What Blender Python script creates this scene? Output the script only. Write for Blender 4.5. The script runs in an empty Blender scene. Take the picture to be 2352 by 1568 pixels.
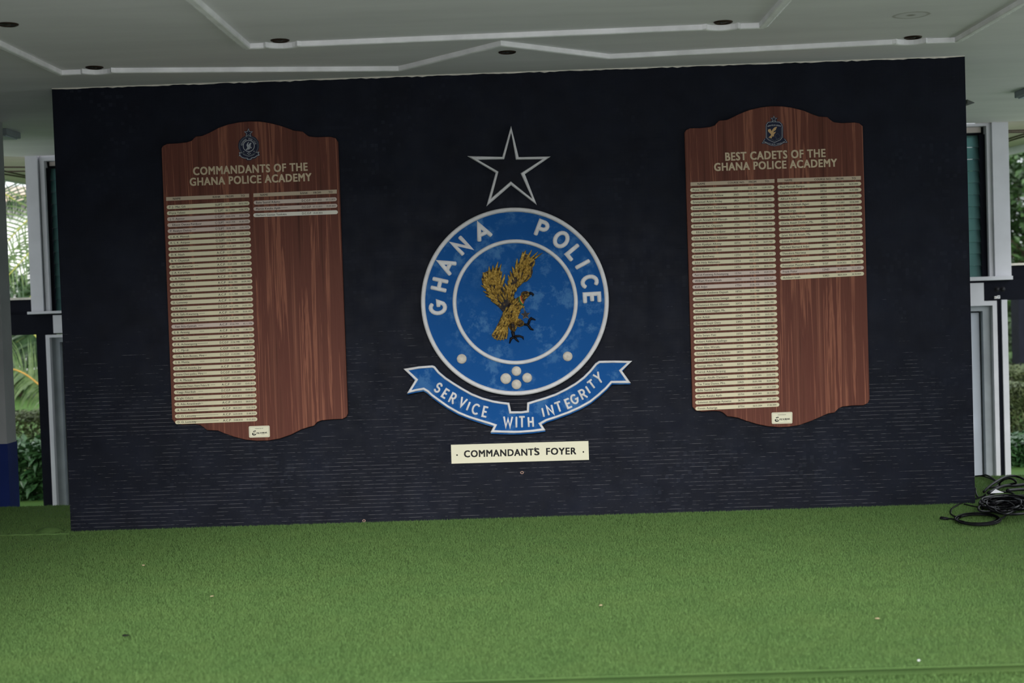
import bpy, bmesh, math, random
import numpy as np
from mathutils import Vector, Matrix

random.seed(7); rng = np.random.default_rng(7)
SC = bpy.context.scene
COL = SC.collection

# ------------------------------------------------------------------ camera
IW, IH, F = 2352.0, 1568.0, 2352.0 * 50 / 36
CAM = np.array([0.1152, -9.5839, 1.4923])
YAW, PITCH, ROLL = 0.014263, -0.031074, 0.033474
def rot(y, p, r):
    cy, sy = math.cos(y), math.sin(y); cp, sp = math.cos(p), math.sin(p); cr, sr = math.cos(r), math.sin(r)
    return (np.array([[cy, -sy, 0], [sy, cy, 0], [0, 0, 1]]) @ np.array([[1, 0, 0], [0, cp, -sp], [0, sp, cp]])
            @ np.array([[cr, 0, sr], [0, 1, 0], [-sr, 0, cr]]))
CR = rot(YAW, PITCH, ROLL)
cam_d = bpy.data.cameras.new('camera'); cam = bpy.data.objects.new('camera', cam_d); COL.objects.link(cam)
cam_d.lens = 50; cam_d.sensor_width = 36; cam_d.sensor_fit = 'HORIZONTAL'; cam_d.clip_end = 500
R3 = np.stack([CR[:, 0], CR[:, 2], -CR[:, 1]], 1)
cam.matrix_world = Matrix.Translation(Vector(CAM)) @ Matrix(R3.tolist()).to_4x4()
cam_d.dof.use_dof = True; cam_d.dof.focus_distance = 9.6; cam_d.dof.aperture_fstop = 2.0
SC.camera = cam

# ------------------------------------------------------------------ light and exposure
w = bpy.data.worlds.new('overcast_sky'); SC.world = w; w.use_nodes = True
bg = w.node_tree.nodes['Background']; bg.inputs[0].default_value = (0.90, 0.95, 1.0, 1); bg.inputs[1].default_value = 0.8
sd = bpy.data.lights.new('sun', 'SUN'); sd.energy = 2.2; sd.angle = math.radians(38); sd.color = (1.0, 0.98, 0.95)
sun = bpy.data.objects.new('sun', sd); COL.objects.link(sun)
sun.rotation_euler = Vector((0.0, 0.90, -0.42)).to_track_quat('-Z', 'Y').to_euler()
SC.view_settings.view_transform = 'Standard'; SC.view_settings.look = 'None'
SC.view_settings.exposure = 1.15; SC.view_settings.gamma = 1.0
try: SC.view_settings.use_curve_mapping = False
except Exception: pass

# ------------------------------------------------------------------ casting a viewed point on to a real plane
def ray(px, py): return CR @ np.array([(px - IW / 2) / F, 1, -(py - IH / 2) / F])
def at_y(px, py, y=0.0):
    d = ray(px, py); return CAM + d * (y - CAM[1]) / d[1]
def at_z(px, py, z=0.0):
    d = ray(px, py); return CAM + d * (z - CAM[2]) / d[2]

# ------------------------------------------------------------------ object helpers
def tag(o, label=None, cat=None, group=None, kind=None):
    if label: o['label'] = label
    if cat: o['category'] = cat
    if group: o['group'] = group
    if kind: o['kind'] = kind
    return o
def thing(name, loc, label, cat, group=None):
    o = bpy.data.objects.new(name, None); COL.objects.link(o); o.location = Vector(loc); o.empty_display_size = .05
    return tag(o, label, cat, group)
def root_loc(o):
    while o.parent: o = o.parent
    return np.array(o.location)
def obj(name, V, Fc, mat, parent=None, smooth=False, label=None, mats=None, midx=None, loc=None):
    V = np.asarray(V, float).reshape(-1, 3)
    off = root_loc(parent) if parent is not None else (np.array(loc) if loc is not None else np.zeros(3))
    me = bpy.data.meshes.new(name); me.from_pydata((V - off).tolist(), [], [list(map(int, f)) for f in Fc])
    for m in (mats or [mat]): me.materials.append(m)
    if midx is not None: me.polygons.foreach_set('material_index', midx)
    if smooth: me.polygons.foreach_set('use_smooth', [True] * len(me.polygons))
    me.validate(); me.update()
    o = bpy.data.objects.new(name, me); COL.objects.link(o)
    if parent is not None: o.parent = parent
    elif loc is not None: o.location = Vector(loc)
    if label: o['label'] = label
    return o
class MB:
    def __init__(s): s.v = []; s.f = []; s.m = []; s.cur = 0
    def add(s, V, Fc):
        n = len(s.v); s.v.extend([list(map(float, p)) for p in V]); s.f.extend([[i + n for i in f] for f in Fc]); s.m.extend([s.cur] * len(Fc)); return s
    def box(s, x0, x1, y0, y1, z0, z1):
        x0, x1 = sorted((x0, x1)); y0, y1 = sorted((y0, y1)); z0, z1 = sorted((z0, z1))
        V = [(x0, y0, z0), (x1, y0, z0), (x1, y1, z0), (x0, y1, z0), (x0, y0, z1), (x1, y0, z1), (x1, y1, z1), (x0, y1, z1)]
        return s.add(V, [(3, 2, 1, 0), (4, 5, 6, 7), (0, 1, 5, 4), (1, 2, 6, 5), (2, 3, 7, 6), (3, 0, 4, 7)])
    def bbox(s, x0, x1, y0, y1, z0, z1, b=.006):
        bm = bmesh.new(); bmesh.ops.create_cube(bm, size=1)
        for v in bm.verts:
            v.co = Vector(((x0 + x1) / 2 + v.co.x * abs(x1 - x0), (y0 + y1) / 2 + v.co.y * abs(y1 - y0), (z0 + z1) / 2 + v.co.z * abs(z1 - z0)))
        bmesh.ops.bevel(bm, geom=bm.edges[:], offset=b, segments=2, affect='EDGES', profile=.5)
        bm.verts.index_update(); s.add([v.co[:] for v in bm.verts], [[v.index for v in f.verts] for f in bm.faces]); bm.free(); return s
    def slab(s, poly, yf, yb, bevel=0.0):
        """poly: list of (x,z) seen from the front; front face at yf (nearer the viewer), back at yb"""
        bm = bmesh.new(); vs = [bm.verts.new((p[0], yb, p[1])) for p in poly]
        f = bm.faces.new(vs)
        r = bmesh.ops.extrude_face_region(bm, geom=[f]); top = [g for g in r['geom'] if isinstance(g, bmesh.types.BMVert)]
        for v in top: v.co.y = yf
        ft = [g for g in r['geom'] if isinstance(g, bmesh.types.BMFace)][0]
        if bevel: bmesh.ops.bevel(bm, geom=list(ft.edges), offset=bevel, segments=3, affect='EDGES', profile=.5)
        bmesh.ops.triangulate(bm, faces=[x for x in bm.faces if len(x.verts) > 4], ngon_method='EAR_CLIP')
        bmesh.ops.recalc_face_normals(bm, faces=bm.faces[:])
        bm.verts.index_update(); s.add([v.co[:] for v in bm.verts], [[v.index for v in q.verts] for q in bm.faces]); bm.free(); return s
    def ridge(s, pts, width, height, y0, closed=False, K=7, base=.004, round_end=True):
        """half-round moulding swept along (x,z) points on the plane y=y0, standing out towards -y"""
        P = np.array(pts, float); n = len(P)
        wd = np.broadcast_to(np.array(width, float), (n,)).copy()
        if closed:
            T0 = P - np.roll(P, 1, 0); T1 = np.roll(P, -1, 0) - P
        else:
            D = np.diff(P, axis=0); T0 = np.vstack([D[:1], D]); T1 = np.vstack([D, D[-1:]])
        T0 /= np.linalg.norm(T0, axis=1)[:, None] + 1e-12; T1 /= np.linalg.norm(T1, axis=1)[:, None] + 1e-12
        N0 = np.stack([-T0[:, 1], T0[:, 0]], 1); N1 = np.stack([-T1[:, 1], T1[:, 0]], 1)
        M = N0 + N1; M /= np.linalg.norm(M, axis=1)[:, None] + 1e-12
        c = np.clip((M * N0).sum(1), .42, 1); M = M / c[:, None]
        th = np.linspace(0, math.pi, K); rings = []
        hh = np.broadcast_to(np.array(height, float), (n,))
        def ring(p, m, wv, hv):
            return [(p[0] + m[0] * math.cos(t) * wv / 2, y0 + base - (base + hv * math.sin(t)), p[1] + m[1] * math.cos(t) * wv / 2) for t in th]
        for i in range(n): rings.append(ring(P[i], M[i], wd[i], hh[i]))
        if not closed and round_end:
            a0 = P[0] - T1[0] * wd[0] * .22; a1 = P[-1] + T0[-1] * wd[-1] * .22
            rings.insert(0, ring(a0, N1[0], wd[0] * .62, hh[0] * .6)); rings.append(ring(a1, N0[-1], wd[-1] * .62, hh[-1] * .6))
        m_ = len(rings); V = [p for r in rings for p in r]; Fc = []
        for i in range(m_ if closed else m_ - 1):
            j = (i + 1) % m_
            for k in range(K - 1): Fc.append((i * K + k, i * K + k + 1, j * K + k + 1, j * K + k))
        if not closed: Fc.append(list(range(K))[::-1]); Fc.append([(m_ - 1) * K + k for k in range(K)])
        return s.add(V, Fc)
    def dome(s, c, r, h, y0, n=24, rings=7, rz=None, ang=0.0):
        rz = rz or r; V = [(c[0], y0 - h, c[1])]; Fc = []; ca, sa = math.cos(ang), math.sin(ang)
        for i in range(1, rings + 1):
            t = i / rings * math.pi / 2
            for k in range(n):
                a = 2 * math.pi * k / n; u = r * math.sin(t) * math.cos(a); v = rz * math.sin(t) * math.sin(a)
                V.append((c[0] + u * ca - v * sa, y0 - h * math.cos(t), c[1] + u * sa + v * ca))
        for k in range(n): Fc.append((0, 1 + k, 1 + (k + 1) % n))
        for i in range(rings - 1):
            for k in range(n):
                a = 1 + i * n + k; b = 1 + i * n + (k + 1) % n; Fc.append((a, a + n, b + n, b))
        return s.add(V, Fc)
    def tube(s, pts, r, n=8, closed=False):
        P = [Vector(p) for p in pts]; m_ = len(P); rings = []; up = Vector((0, 0, 1)); rr = r if hasattr(r, '__len__') else [r] * m_
        for i in range(m_):
            t = (P[(i + 1) % m_] - P[i - 1]) if (closed or 0 < i < m_ - 1) else ((P[1] - P[0]) if i == 0 else (P[-1] - P[-2]))
            if t.length < 1e-9: t = Vector((1, 0, 0))
            t.normalize(); a = t.cross(up)
            if a.length < 1e-3: a = t.cross(Vector((1, 0, 0)))
            a.normalize(); b = a.cross(t)
            rings.append([(P[i] + a * math.cos(2 * math.pi * k / n) * rr[i] + b * math.sin(2 * math.pi * k / n) * rr[i])[:] for k in range(n)])
        V = [p for q in rings for p in q]; Fc = []
        for i in range(m_ if closed else m_ - 1):
            j = (i + 1) % m_
            for k in range(n): Fc.append((i * n + k, i * n + (k + 1) % n, j * n + (k + 1) % n, j * n + k))
        if not closed: Fc.append(list(range(n))[::-1]); Fc.append([(m_ - 1) * n + k for k in range(n)])
        return s.add(V, Fc)
    def lathe(s, c, prof, n=32):
        """prof: (radius, z) pairs, turned about the vertical through c"""
        V = []; Fc = []; m_ = len(prof)
        for r, z in prof:
            for k in range(n): V.append((c[0] + r * math.cos(2 * math.pi * k / n), c[1] + r * math.sin(2 * math.pi * k / n), z))
        for i in range(m_ - 1):
            for k in range(n): Fc.append((i * n + k, i * n + (k + 1) % n, (i + 1) * n + (k + 1) % n, (i + 1) * n + k))
        return s.add(V, Fc)
    def build(s, name, mat, parent=None, smooth=False, **k):
        mats = k.pop('mats', None)
        return obj(name, s.v, s.f, mat, parent, smooth, mats=mats, midx=s.m if mats else None, **k)
def smooth_path(pts, n=8, closed=False):
    P = [np.array(p, float) for p in pts]; out = []; m_ = len(P)
    for i in range(m_ if closed else m_ - 1):
        p1, p2 = P[i], P[(i + 1) % m_]
        p0 = P[i - 1] if (closed or i > 0) else 2 * p1 - p2
        p3 = P[(i + 2) % m_] if (closed or i + 2 < m_) else 2 * p2 - p1
        for k in range(n):
            t = k / n; out.append(.5 * ((2 * p1) + (-p0 + p2) * t + (2 * p0 - 5 * p1 + 4 * p2 - p3) * t * t + (-p0 + 3 * p1 - 3 * p2 + p3) * t ** 3))
    if not closed: out.append(P[-1])
    return out
def struct(o, label=None): o['kind'] = 'structure'; return tag(o, label) if label else o

# ------------------------------------------------------------------ materials
class NT:
    def __init__(s, name):
        s.m = bpy.data.materials.new(name); s.m.use_nodes = True; s.t = s.m.node_tree; s.b = s.t.nodes['Principled BSDF']
        s.tc = s.t.nodes.new('ShaderNodeTexCoord')
    def n(s, typ, **kw):
        x = s.t.nodes.new(typ)
        for k, v in kw.items():
            if k[0] == '_': setattr(x, k[1:], v)
            else: x.inputs[k].default_value = v
        return x
    def l(s, a, b): s.t.links.new(a, b)
    def mapping(s, scale=(1, 1, 1), loc=(0, 0, 0), rotv=(0, 0, 0)):
        m = s.n('ShaderNodeMapping'); m.inputs['Scale'].default_value = scale; m.inputs['Location'].default_value = loc; m.inputs['Rotation'].default_value = rotv
        s.l(s.tc.outputs['Object'], m.inputs['Vector']); return m.outputs[0]
    def noise(s, scale, detail=4, rough=.55, vec=None, dist=0.0):
        x = s.n('ShaderNodeTexNoise', Scale=scale, Detail=detail, Roughness=rough, Distortion=dist)
        s.l(vec if vec is not None else s.tc.outputs['Object'], x.inputs['Vector']); return x.outputs['Fac']
    def ramp(s, fac, stops, interp='LINEAR'):
        r = s.n('ShaderNodeValToRGB'); r.color_ramp.interpolation = interp; e = r.color_ramp.elements
        while len(e) < len(stops): e.new(.5)
        for i, (p, c) in enumerate(stops): e[i].position = p; e[i].color = (c[0], c[1], c[2], 1) if hasattr(c, '__len__') else (c, c, c, 1)
        s.l(fac, r.inputs[0]); return r.outputs[0]
    def mix(s, fac, a, b, mode='MIX'):
        x = s.n('ShaderNodeMix', _data_type='RGBA', _blend_type=mode)
        for sock, v in ((x.inputs[0], fac), (x.inputs[6], a), (x.inputs[7], b)):
            if isinstance(v, bpy.types.NodeSocket): s.l(v, sock)
            else: sock.default_value = v if not hasattr(v, '__len__') else (v[0], v[1], v[2], 1)
        return x.outputs[2]
    def math(s, op, a, b=0.0, c=0.0):
        x = s.n('ShaderNodeMath', _operation=op)
        for i, v in enumerate((a, b, c)):
            if isinstance(v, bpy.types.NodeSocket): s.l(v, x.inputs[i])
            else: x.inputs[i].default_value = v
        return x.outputs[0]
    def bump(s, h, strength=.3, dist=.01):
        b = s.n('ShaderNodeBump', Strength=strength, Distance=dist); s.l(h, b.inputs['Height']); s.l(b.outputs[0], s.b.inputs['Normal'])
    def done(s, color, rough=.6, metal=0.0, spec=.5):
        for k, v in (('Base Color', color), ('Roughness', rough), ('Metallic', metal), ('Specular IOR Level', spec)):
            if isinstance(v, bpy.types.NodeSocket): s.l(v, s.b.inputs[k])
            else: s.b.inputs[k].default_value = v if not hasattr(v, '__len__') else (v[0], v[1], v[2], 1)
        return s.m
def plain(name, c, rough=.6, metal=0.0, var=.12, scale=6.0, spec=.18, bump=0.0):
    t = NT(name); f = t.noise(scale, 5); c = np.array(c)
    col = t.ramp(f, [(.3, c * (1 - var)), (.7, np.minimum(c * (1 + var), 1))])
    if bump: t.bump(t.noise(scale * 8, 4), bump, .005)
    return t.done(col, rough, metal, spec)

def m_tiles():
    t = NT('dark_mosaic_tile')
    sep = t.n('ShaderNodeSeparateXYZ'); t.l(t.tc.outputs['Object'], sep.inputs[0])
    cmb = t.n('ShaderNodeCombineXYZ'); t.l(sep.outputs[0], cmb.inputs[0]); t.l(sep.outputs[2], cmb.inputs[1])
    br = t.n('ShaderNodeTexBrick', _offset=0.0, _squash=1.0); t.l(cmb.outputs[0], br.inputs['Vector'])
    br.inputs['Scale'].default_value = 1.0; br.inputs['Brick Width'].default_value = .0258; br.inputs['Row Height'].default_value = .0258
    br.inputs['Mortar Size'].default_value = .0011; br.inputs['Mortar Smooth'].default_value = .3; br.inputs['Bias'].default_value = 0
    br.inputs['Color1'].default_value = (.0, .0, .0, 1); br.inputs['Color2'].default_value = (1, 1, 1, 1); br.inputs['Mortar'].default_value = (.5, .5, .5, 1)
    patch = t.noise(1.6, 3)
    sel = t.math('MULTIPLY', t.ramp(br.outputs['Color'], [(.75, 0.0), (1.0, 1.0)]), t.ramp(patch, [(.5, 0.0), (.68, 1.0)]))
    base = t.ramp(t.noise(4.0, 6), [(.3, (.0048, .0060, .0112)), (.7, (.0088, .0110, .0200))])
    col = t.mix(t.math('MULTIPLY', sel, .4), base, (.026, .030, .045))
    # paint missing from the level joints, in dashes: bare pale grout
    row = t.math('FRACT', t.math('DIVIDE', sep.outputs[2], .0258))
    line = t.math('LESS_THAN', t.math('ABSOLUTE', t.math('SUBTRACT', row, .0)), .075)
    rowid = t.math('FLOOR', t.math('DIVIDE', sep.outputs[2], .0258))
    c2 = t.n('ShaderNodeCombineXYZ'); t.l(t.math('MULTIPLY', sep.outputs[0], 9.0), c2.inputs[0]); t.l(t.math('MULTIPLY', rowid, 7.31), c2.inputs[1])
    dn = t.n('ShaderNodeTexNoise', Scale=1.0, Detail=3.0, Roughness=.75); t.l(c2.outputs[0], dn.inputs['Vector'])
    c3 = t.n('ShaderNodeCombineXYZ'); t.l(t.math('MULTIPLY', sep.outputs[0], .9), c3.inputs[0]); t.l(t.math('MULTIPLY', sep.outputs[2], 2.2), c3.inputs[1])
    area = t.n('ShaderNodeTexNoise', Scale=1.0, Detail=3.0, Roughness=.6); t.l(c3.outputs[0], area.inputs['Vector'])
    wear = t.n('ShaderNodeMapRange'); wear.inputs['From Min'].default_value = 1.95; wear.inputs['From Max'].default_value = .75
    t.l(sep.outputs[2], wear.inputs['Value'])
    k = t.math('ADD', t.math('ADD', dn.outputs['Fac'], t.math('MULTIPLY', t.math('SUBTRACT', area.outputs['Fac'], .5), .55)), t.math('MULTIPLY', t.math('SUBTRACT', wear.outputs[0], 1.0), .28))
    dash = t.math('MULTIPLY', line, t.ramp(k, [(.46, 0.0), (.60, 1.0)]))
    col = t.mix(t.math('MULTIPLY', dash, .42), col, (.29, .28, .30))
    t.bump(t.math('ADD', t.math('MULTIPLY', br.outputs['Fac'], -1.0), t.math('MULTIPLY', t.noise(60, 3), .5)), .35, .0015)
    return t.done(col, t.ramp(t.noise(9, 4), [(.3, .55), (.7, .72)]), 0, .12)
def m_wood():
    t = NT('mahogany_laminate')
    v = t.mapping((1, 1, .028)); f = t.noise(16, 5, .62, v, 1.0)
    v2 = t.mapping((1, 1, .012), (3, 0, 1)); g = t.noise(55, 3, .5, v2, .6)
    col = t.ramp(f, [(.30, (.075, .026, .018)), (.47, (.13, .045, .031)), (.55, (.115, .038, .027)), (.60, (.26, .10, .062)), (.66, (.14, .05, .033)), (.8, (.09, .03, .021))])
    col = t.mix(t.ramp(g, [(.55, 0.0), (.72, .45)]), col, (.26, .105, .066))
    return t.done(col, .55, 0, .10)
def m_blue():
    t = NT('blue_paint'); a = t.ramp(t.noise(9, 8, .7), [(.50, 0.0), (.62, .9)]); b = t.ramp(t.noise(3.0, 2), [(.36, 0.0), (.52, 1.0)])
    col = t.mix(t.math('MULTIPLY', a, b), (.0075, .078, .275), (.055, .165, .37)); t.bump(t.noise(20, 5), .2, .004)
    return t.done(col, .62, 0, .06)
def m_turf(name, lo, hi):
    t = NT(name); f = t.noise(230, 2, .6); g = t.noise(3.2, 5)
    col = t.ramp(f, [(.15, lo), (.55, (np.array(lo) + np.array(hi)) / 2), (.95, hi)])
    col = t.mix(t.ramp(g, [(.4, 0.0), (.7, .2)]), col, (.15, .22, .065))
    return t.done(col, .75, 0, .15)
def m_gold():
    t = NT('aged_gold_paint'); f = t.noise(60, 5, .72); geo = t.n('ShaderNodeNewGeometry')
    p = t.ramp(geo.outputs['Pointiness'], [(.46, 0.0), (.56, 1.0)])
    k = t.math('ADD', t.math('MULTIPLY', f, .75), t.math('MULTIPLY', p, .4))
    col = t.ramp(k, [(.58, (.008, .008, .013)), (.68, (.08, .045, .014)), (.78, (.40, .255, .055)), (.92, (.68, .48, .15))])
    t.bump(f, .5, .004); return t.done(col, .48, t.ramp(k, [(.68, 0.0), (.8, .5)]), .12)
def m_ceiling():
    t = NT('ceiling_paint'); f = t.noise(2.4, 5, .6, t.mapping((.35, 1.6, 1)))
    col = t.ramp(f, [(.3, (.70, .68, .70)), (.7, (.78, .76, .78))])
    # ring-shaped old damp stain
    c = at_z(2092, 35, 3.0)
    mp = t.n('ShaderNodeMapping'); mp.inputs['Location'].default_value = (-c[0], -c[1], -3.0); t.l(t.tc.outputs['Object'], mp.inputs['Vector'])
    wob = t.noise(7, 3); ln = t.n('ShaderNodeVectorMath', _operation='LENGTH'); t.l(mp.outputs[0], ln.inputs[0])
    r = t.math('ADD', ln.outputs['Value'], t.math('MULTIPLY', t.math('SUBTRACT', wob, .5), .03))
    ring = t.ramp(r, [(.0, .75), (.012, .7), (.03, .05), (.078, .12), (.098, .6), (.108, .0)])
    col = t.mix(ring, col, (.20, .18, .14)); t.bump(t.noise(30, 4), .08, .004)
    return t.done(col, .75, 0, .2)
def m_leaf(name, lo, hi, rough=.5):
    t = NT(name); col = t.ramp(t.noise(9, 3, .7), [(.3, lo), (.7, hi)]); m = t.done(col, rough, 0, .35)
    t.b.inputs['Transmission Weight'].default_value = 0.0
    return m
M = dict(
    tile=m_tiles(), wood=m_wood(), blue=m_blue(), gold=m_gold(), ceil=m_ceiling(),
    turf=m_turf('turf_backing', (.042, .085, .022), (.11, .20, .06)), blade=m_turf('turf_blades', (.058, .122, .030), (.165, .285, .092)),
    white=plain('white_relief_paint', (.66, .65, .66), .5, 0, .1, 14, bump=.15), strip=plain('white_moulding_paint', (.88, .87, .88), .6),
    wall=plain('white_wall_paint', (.62, .62, .66), .65, 0, .08, 3), black=plain('black_paint', (.007, .008, .013), .7, 0, .2, 5, .06),
    grey=plain('grey_wall_paint', (.36, .37, .37), .7, 0, .1, 3), navy=plain('navy_base_paint', (.009, .022, .13), .5),
    cream=plain('cream_plate', (.66, .61, .42), .42, 0, .06, 3), pink=plain('pinkish_plate', (.58, .48, .41), .42, 0, .05, 3),
    pale=plain('white_plate', (.72, .69, .60), .42, 0, .05, 3), head=plain('tan_header', (.50, .40, .29), .45, 0, .06, 3),
    sign=plain('ivory_sign', (.74, .71, .54), .4, 0, .03, 2), title=plain('champagne_lettering', (.52, .42, .28), .45, .15, .05, 4),
    ink=plain('black_print', (.012, .012, .012), .55, 0, .05, 4), faint=plain('faint_print', (.22, .20, .15), .6, 0, .05, 4),
    decal=plain('navy_decal', (.010, .013, .035), .45, 0, .1, 9), silver=plain('silver_decal', (.36, .37, .39), .45, .1, .06, 30),
    steel=plain('steel_blue_decal', (.06, .07, .09), .45, 0, .1, 9), tan=plain('tan_decal', (.52, .33, .15), .5, 0, .06, 30),
    dark=plain('dark_bronze', (.010, .009, .012), .45, .2, .2, 20), bead=plain('gold_bead', (.40, .26, .06), .5, .4, .1, 30),
    red=plain('red_band', (.42, .05, .04), .5), yellow=plain('yellow_band', (.50, .36, .07), .5), green=plain('green_band', (.03, .14, .06), .5),
    stud=plain('ivory_stud_paint', (.60, .55, .48), .5, 0, .16, 40, bump=.25), rim=plain('brown_metal_rim', (.045, .028, .022), .35, .6, .2, 30),
    lamp=plain('lamp_reflector', (.10, .10, .10), .3, .7, .1, 20), cable=plain('black_rubber', (.006, .006, .008), .5, 0, .2, 20, .12),
    paper=plain('white_paper', (.75, .75, .78), .7), socket=plain('white_plastic', (.72, .72, .74), .4), knob=plain('black_plastic', (.02, .02, .024), .3),
    door=plain('door_grey_blue', (.50, .54, .62), .5, 0, .05, 2), jamb=plain('jamb_grey', (.34, .37, .40), .6, 0, .12, 4),
    soffit=plain('soffit_boards', (.55, .49, .45), .7, 0, .1, 2), brown=plain('brown_batten', (.10, .07, .06), .7), grout=plain('pink_chip', (.42, .27, .22), .7, 0, .2, 60),
    plaster=plain('bare_plaster', (.70, .66, .58), .8, 0, .15, 20), concrete=plain('paving', (.56, .55, .56), .85, 0, .15, 1.5),
    lawn=m_turf('lawn_grass', (.03, .075, .014), (.07, .15, .03)), soil=plain('soil', (.16, .12, .11), .9, 0, .2, 2),
    hedge=m_leaf('hedge_leaves', (.022, .040, .011), (.085, .105, .040)), shrub=m_leaf('broad_leaves', (.010, .042, .012), (.050, .120, .040), .35),
    palm=m_leaf('palm_leaf', (.04, .085, .022), (.14, .20, .075), .4), palmd=m_leaf('dark_palm_leaf', (.012, .034, .012), (.045, .085, .034), .4),
    rachis=plain('yellow_stalk', (.42, .24, .05), .5, 0, .15, 8), rachisg=plain('green_stalk', (.33, .34, .08), .5, 0, .15, 8),
    tree=m_leaf('tree_leaves', (.010, .032, .010), (.055, .11, .030)), bark=plain('bark', (.10, .07, .05), .9, 0, .25, 8),
    render=plain('far_white_wall', (.80, .80, .80), .8), band=plain('far_grey_band', (.42, .40, .41), .8), rooft=plain('far_roof', (.50, .40, .33), .8, 0, .1, 4),
    starface=plain('dark_star_face', (.007, .008, .014), .6, 0, .35, 12, .12, .3), scrap=plain('dry_scrap', (.45, .36, .22), .8))
def m_glass():
    t = NT('louvre_glass'); col = t.ramp(t.noise(3, 3), [(.3, (.075, .19, .185)), (.7, (.11, .25, .24))])
    m = t.done(col, .5, 0, .5); t.b.inputs['Transmission Weight'].default_value = .7; t.b.inputs['IOR'].default_value = 1.3; return m
M['glass'] = m_glass()

# ------------------------------------------------------------------ the shell
WX, HC = 3.0619, 3.0
floor = MB().box(-6.6, 6.6, -4.06, 1.33, -.005, 0).box(-6.6, 6.6, -4.0, 1.33, -.6, -.005).build('floor', M['turf']); struct(floor, 'raised deck covered in green artificial turf')  # thin front edge overhangs a set-back riser, shaped to keep the riser dark
step = MB().box(-6.6, 6.6, -5.2, -4.0, -.6, -.047).build('floor_step', M['turf']); struct(step, 'lower turf-covered step along the front of the deck')
ceiling = MB().box(-6.6, 5.6, -5.9, 4.07, HC, HC + .35).build('ceiling', M['ceil']); struct(ceiling, 'grey painted ceiling over the deck')
wc = MB().box(-WX, WX, 0, .38, 0, HC).build('wall_center', M['tile']); struct(wc, 'free-standing wall of small dark navy mosaic tiles')
for (px, py, r) in ((1199, 1085, .010), (836, 1195.5, .009)):
    c = at_y(px, py, 0); mb = MB(); mb.ridge([(c[0] + r * math.cos(a), c[2] + r * .8 * math.sin(a)) for a in np.linspace(0, 2 * math.pi, 9)[:-1]], .005, .004, 0, True)
    mb.build('plug_hole', M['grout'], wc, label='pink chipped ring around a drill hole')
# ragged line of bare plaster along the top edge of the wall
mb = MB(); xs = np.linspace(-WX, WX, 180); V = []; Fc = []
for i, x in enumerate(xs):
    h = .004 + .007 * abs(math.sin(i * 1.7) * math.sin(i * .37)) + .003 * random.random()
    V += [(x, -.004, HC - h), (x, -.004, HC), (x, 0, HC - h)]
for i in range(len(xs) - 1):
    a = i * 3; b = a + 3; Fc += [(a, b, b + 1, a + 1), (a, a + 2, b + 2, b)]
mb.add(V, Fc); struct(mb.build('trim_1', M['plaster']), 'ragged pale plaster line where the dark wall meets the ceiling')
ground = MB().add([(-90, 1.4, -.6), (90, 1.4, -.6), (90, 140, -.6), (-90, 140, -.6)], [(0, 1, 2, 3)]).build('ground', M['lawn']); struct(ground, 'lawn behind the building')
plaza = MB().box(-40, 40, -60, -5.2, -.6, -.12).build('ground_front', M['concrete']); struct(plaza, 'paved forecourt in front of the deck')

# turf pile: blades standing on the deck where the photograph shows it
def blades(n):
    y = rng.uniform(-4.06, 1.33, n * 2); x = rng.uniform(-5.0, 5.0, n * 2)
    lim = .37 * (y + 9.58) + .9; k = np.abs(x) < lim
    k &= ~((np.abs(x) < WX + .004) & (y > -.004) & (y < .39)); x = x[k][:n]; y = y[k][:n]; n = len(x)
    a = rng.uniform(0, 2 * np.pi, n); h = rng.uniform(.007, .015, n); wd = rng.uniform(.0007, .0013, n); ln = rng.uniform(.002, .010, n); b = rng.uniform(0, 2 * np.pi, n)
    V = np.zeros((n, 3, 3)); V[:, 0] = np.stack([x - np.cos(a) * wd, y - np.sin(a) * wd, np.zeros(n)], 1)
    V[:, 1] = np.stack([x + np.cos(a) * wd, y + np.sin(a) * wd, np.zeros(n)], 1)
    V[:, 2] = np.stack([x + np.cos(b) * ln, np.minimum(y + np.sin(b) * ln, 1.33), h], 1)
    ns = 60000; xs_ = rng.uniform(-3, 3, ns); ys_ = rng.uniform(-4.75, -4.01, ns); S = np.zeros((ns, 3, 3)); a = rng.uniform(0, 6.28, ns)
    S[:, 0] = np.stack([xs_ - np.cos(a) * .002, ys_ - np.sin(a) * .002, np.full(ns, -.047)], 1); S[:, 1] = np.stack([xs_ + np.cos(a) * .002, ys_ + np.sin(a) * .002, np.full(ns, -.047)], 1)
    S[:, 2] = np.stack([xs_ + rng.uniform(-.006, .006, ns), ys_ + rng.uniform(-.006, .004, ns), rng.uniform(-.04, -.034, ns)], 1)
    A = np.concatenate([V, S]).reshape(-1, 3); nt = len(A) // 3
    me = bpy.data.meshes.new('artificial_turf'); me.vertices.add(len(A)); me.vertices.foreach_set('co', A.ravel())
    me.loops.add(len(A)); me.loops.foreach_set('vertex_index', np.arange(len(A))); me.polygons.add(nt)
    me.polygons.foreach_set('loop_start', np.arange(nt) * 3); me.polygons.foreach_set('loop_total', np.full(nt, 3)); me.update(calc_edges=True)
    me.materials.append(M['blade']); o = bpy.data.objects.new('artificial_turf', me); COL.objects.link(o)
    return tag(o, 'short green artificial turf pile covering the whole raised deck', 'artificial grass', kind='stuff')
turf = blades(1000000)
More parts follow.
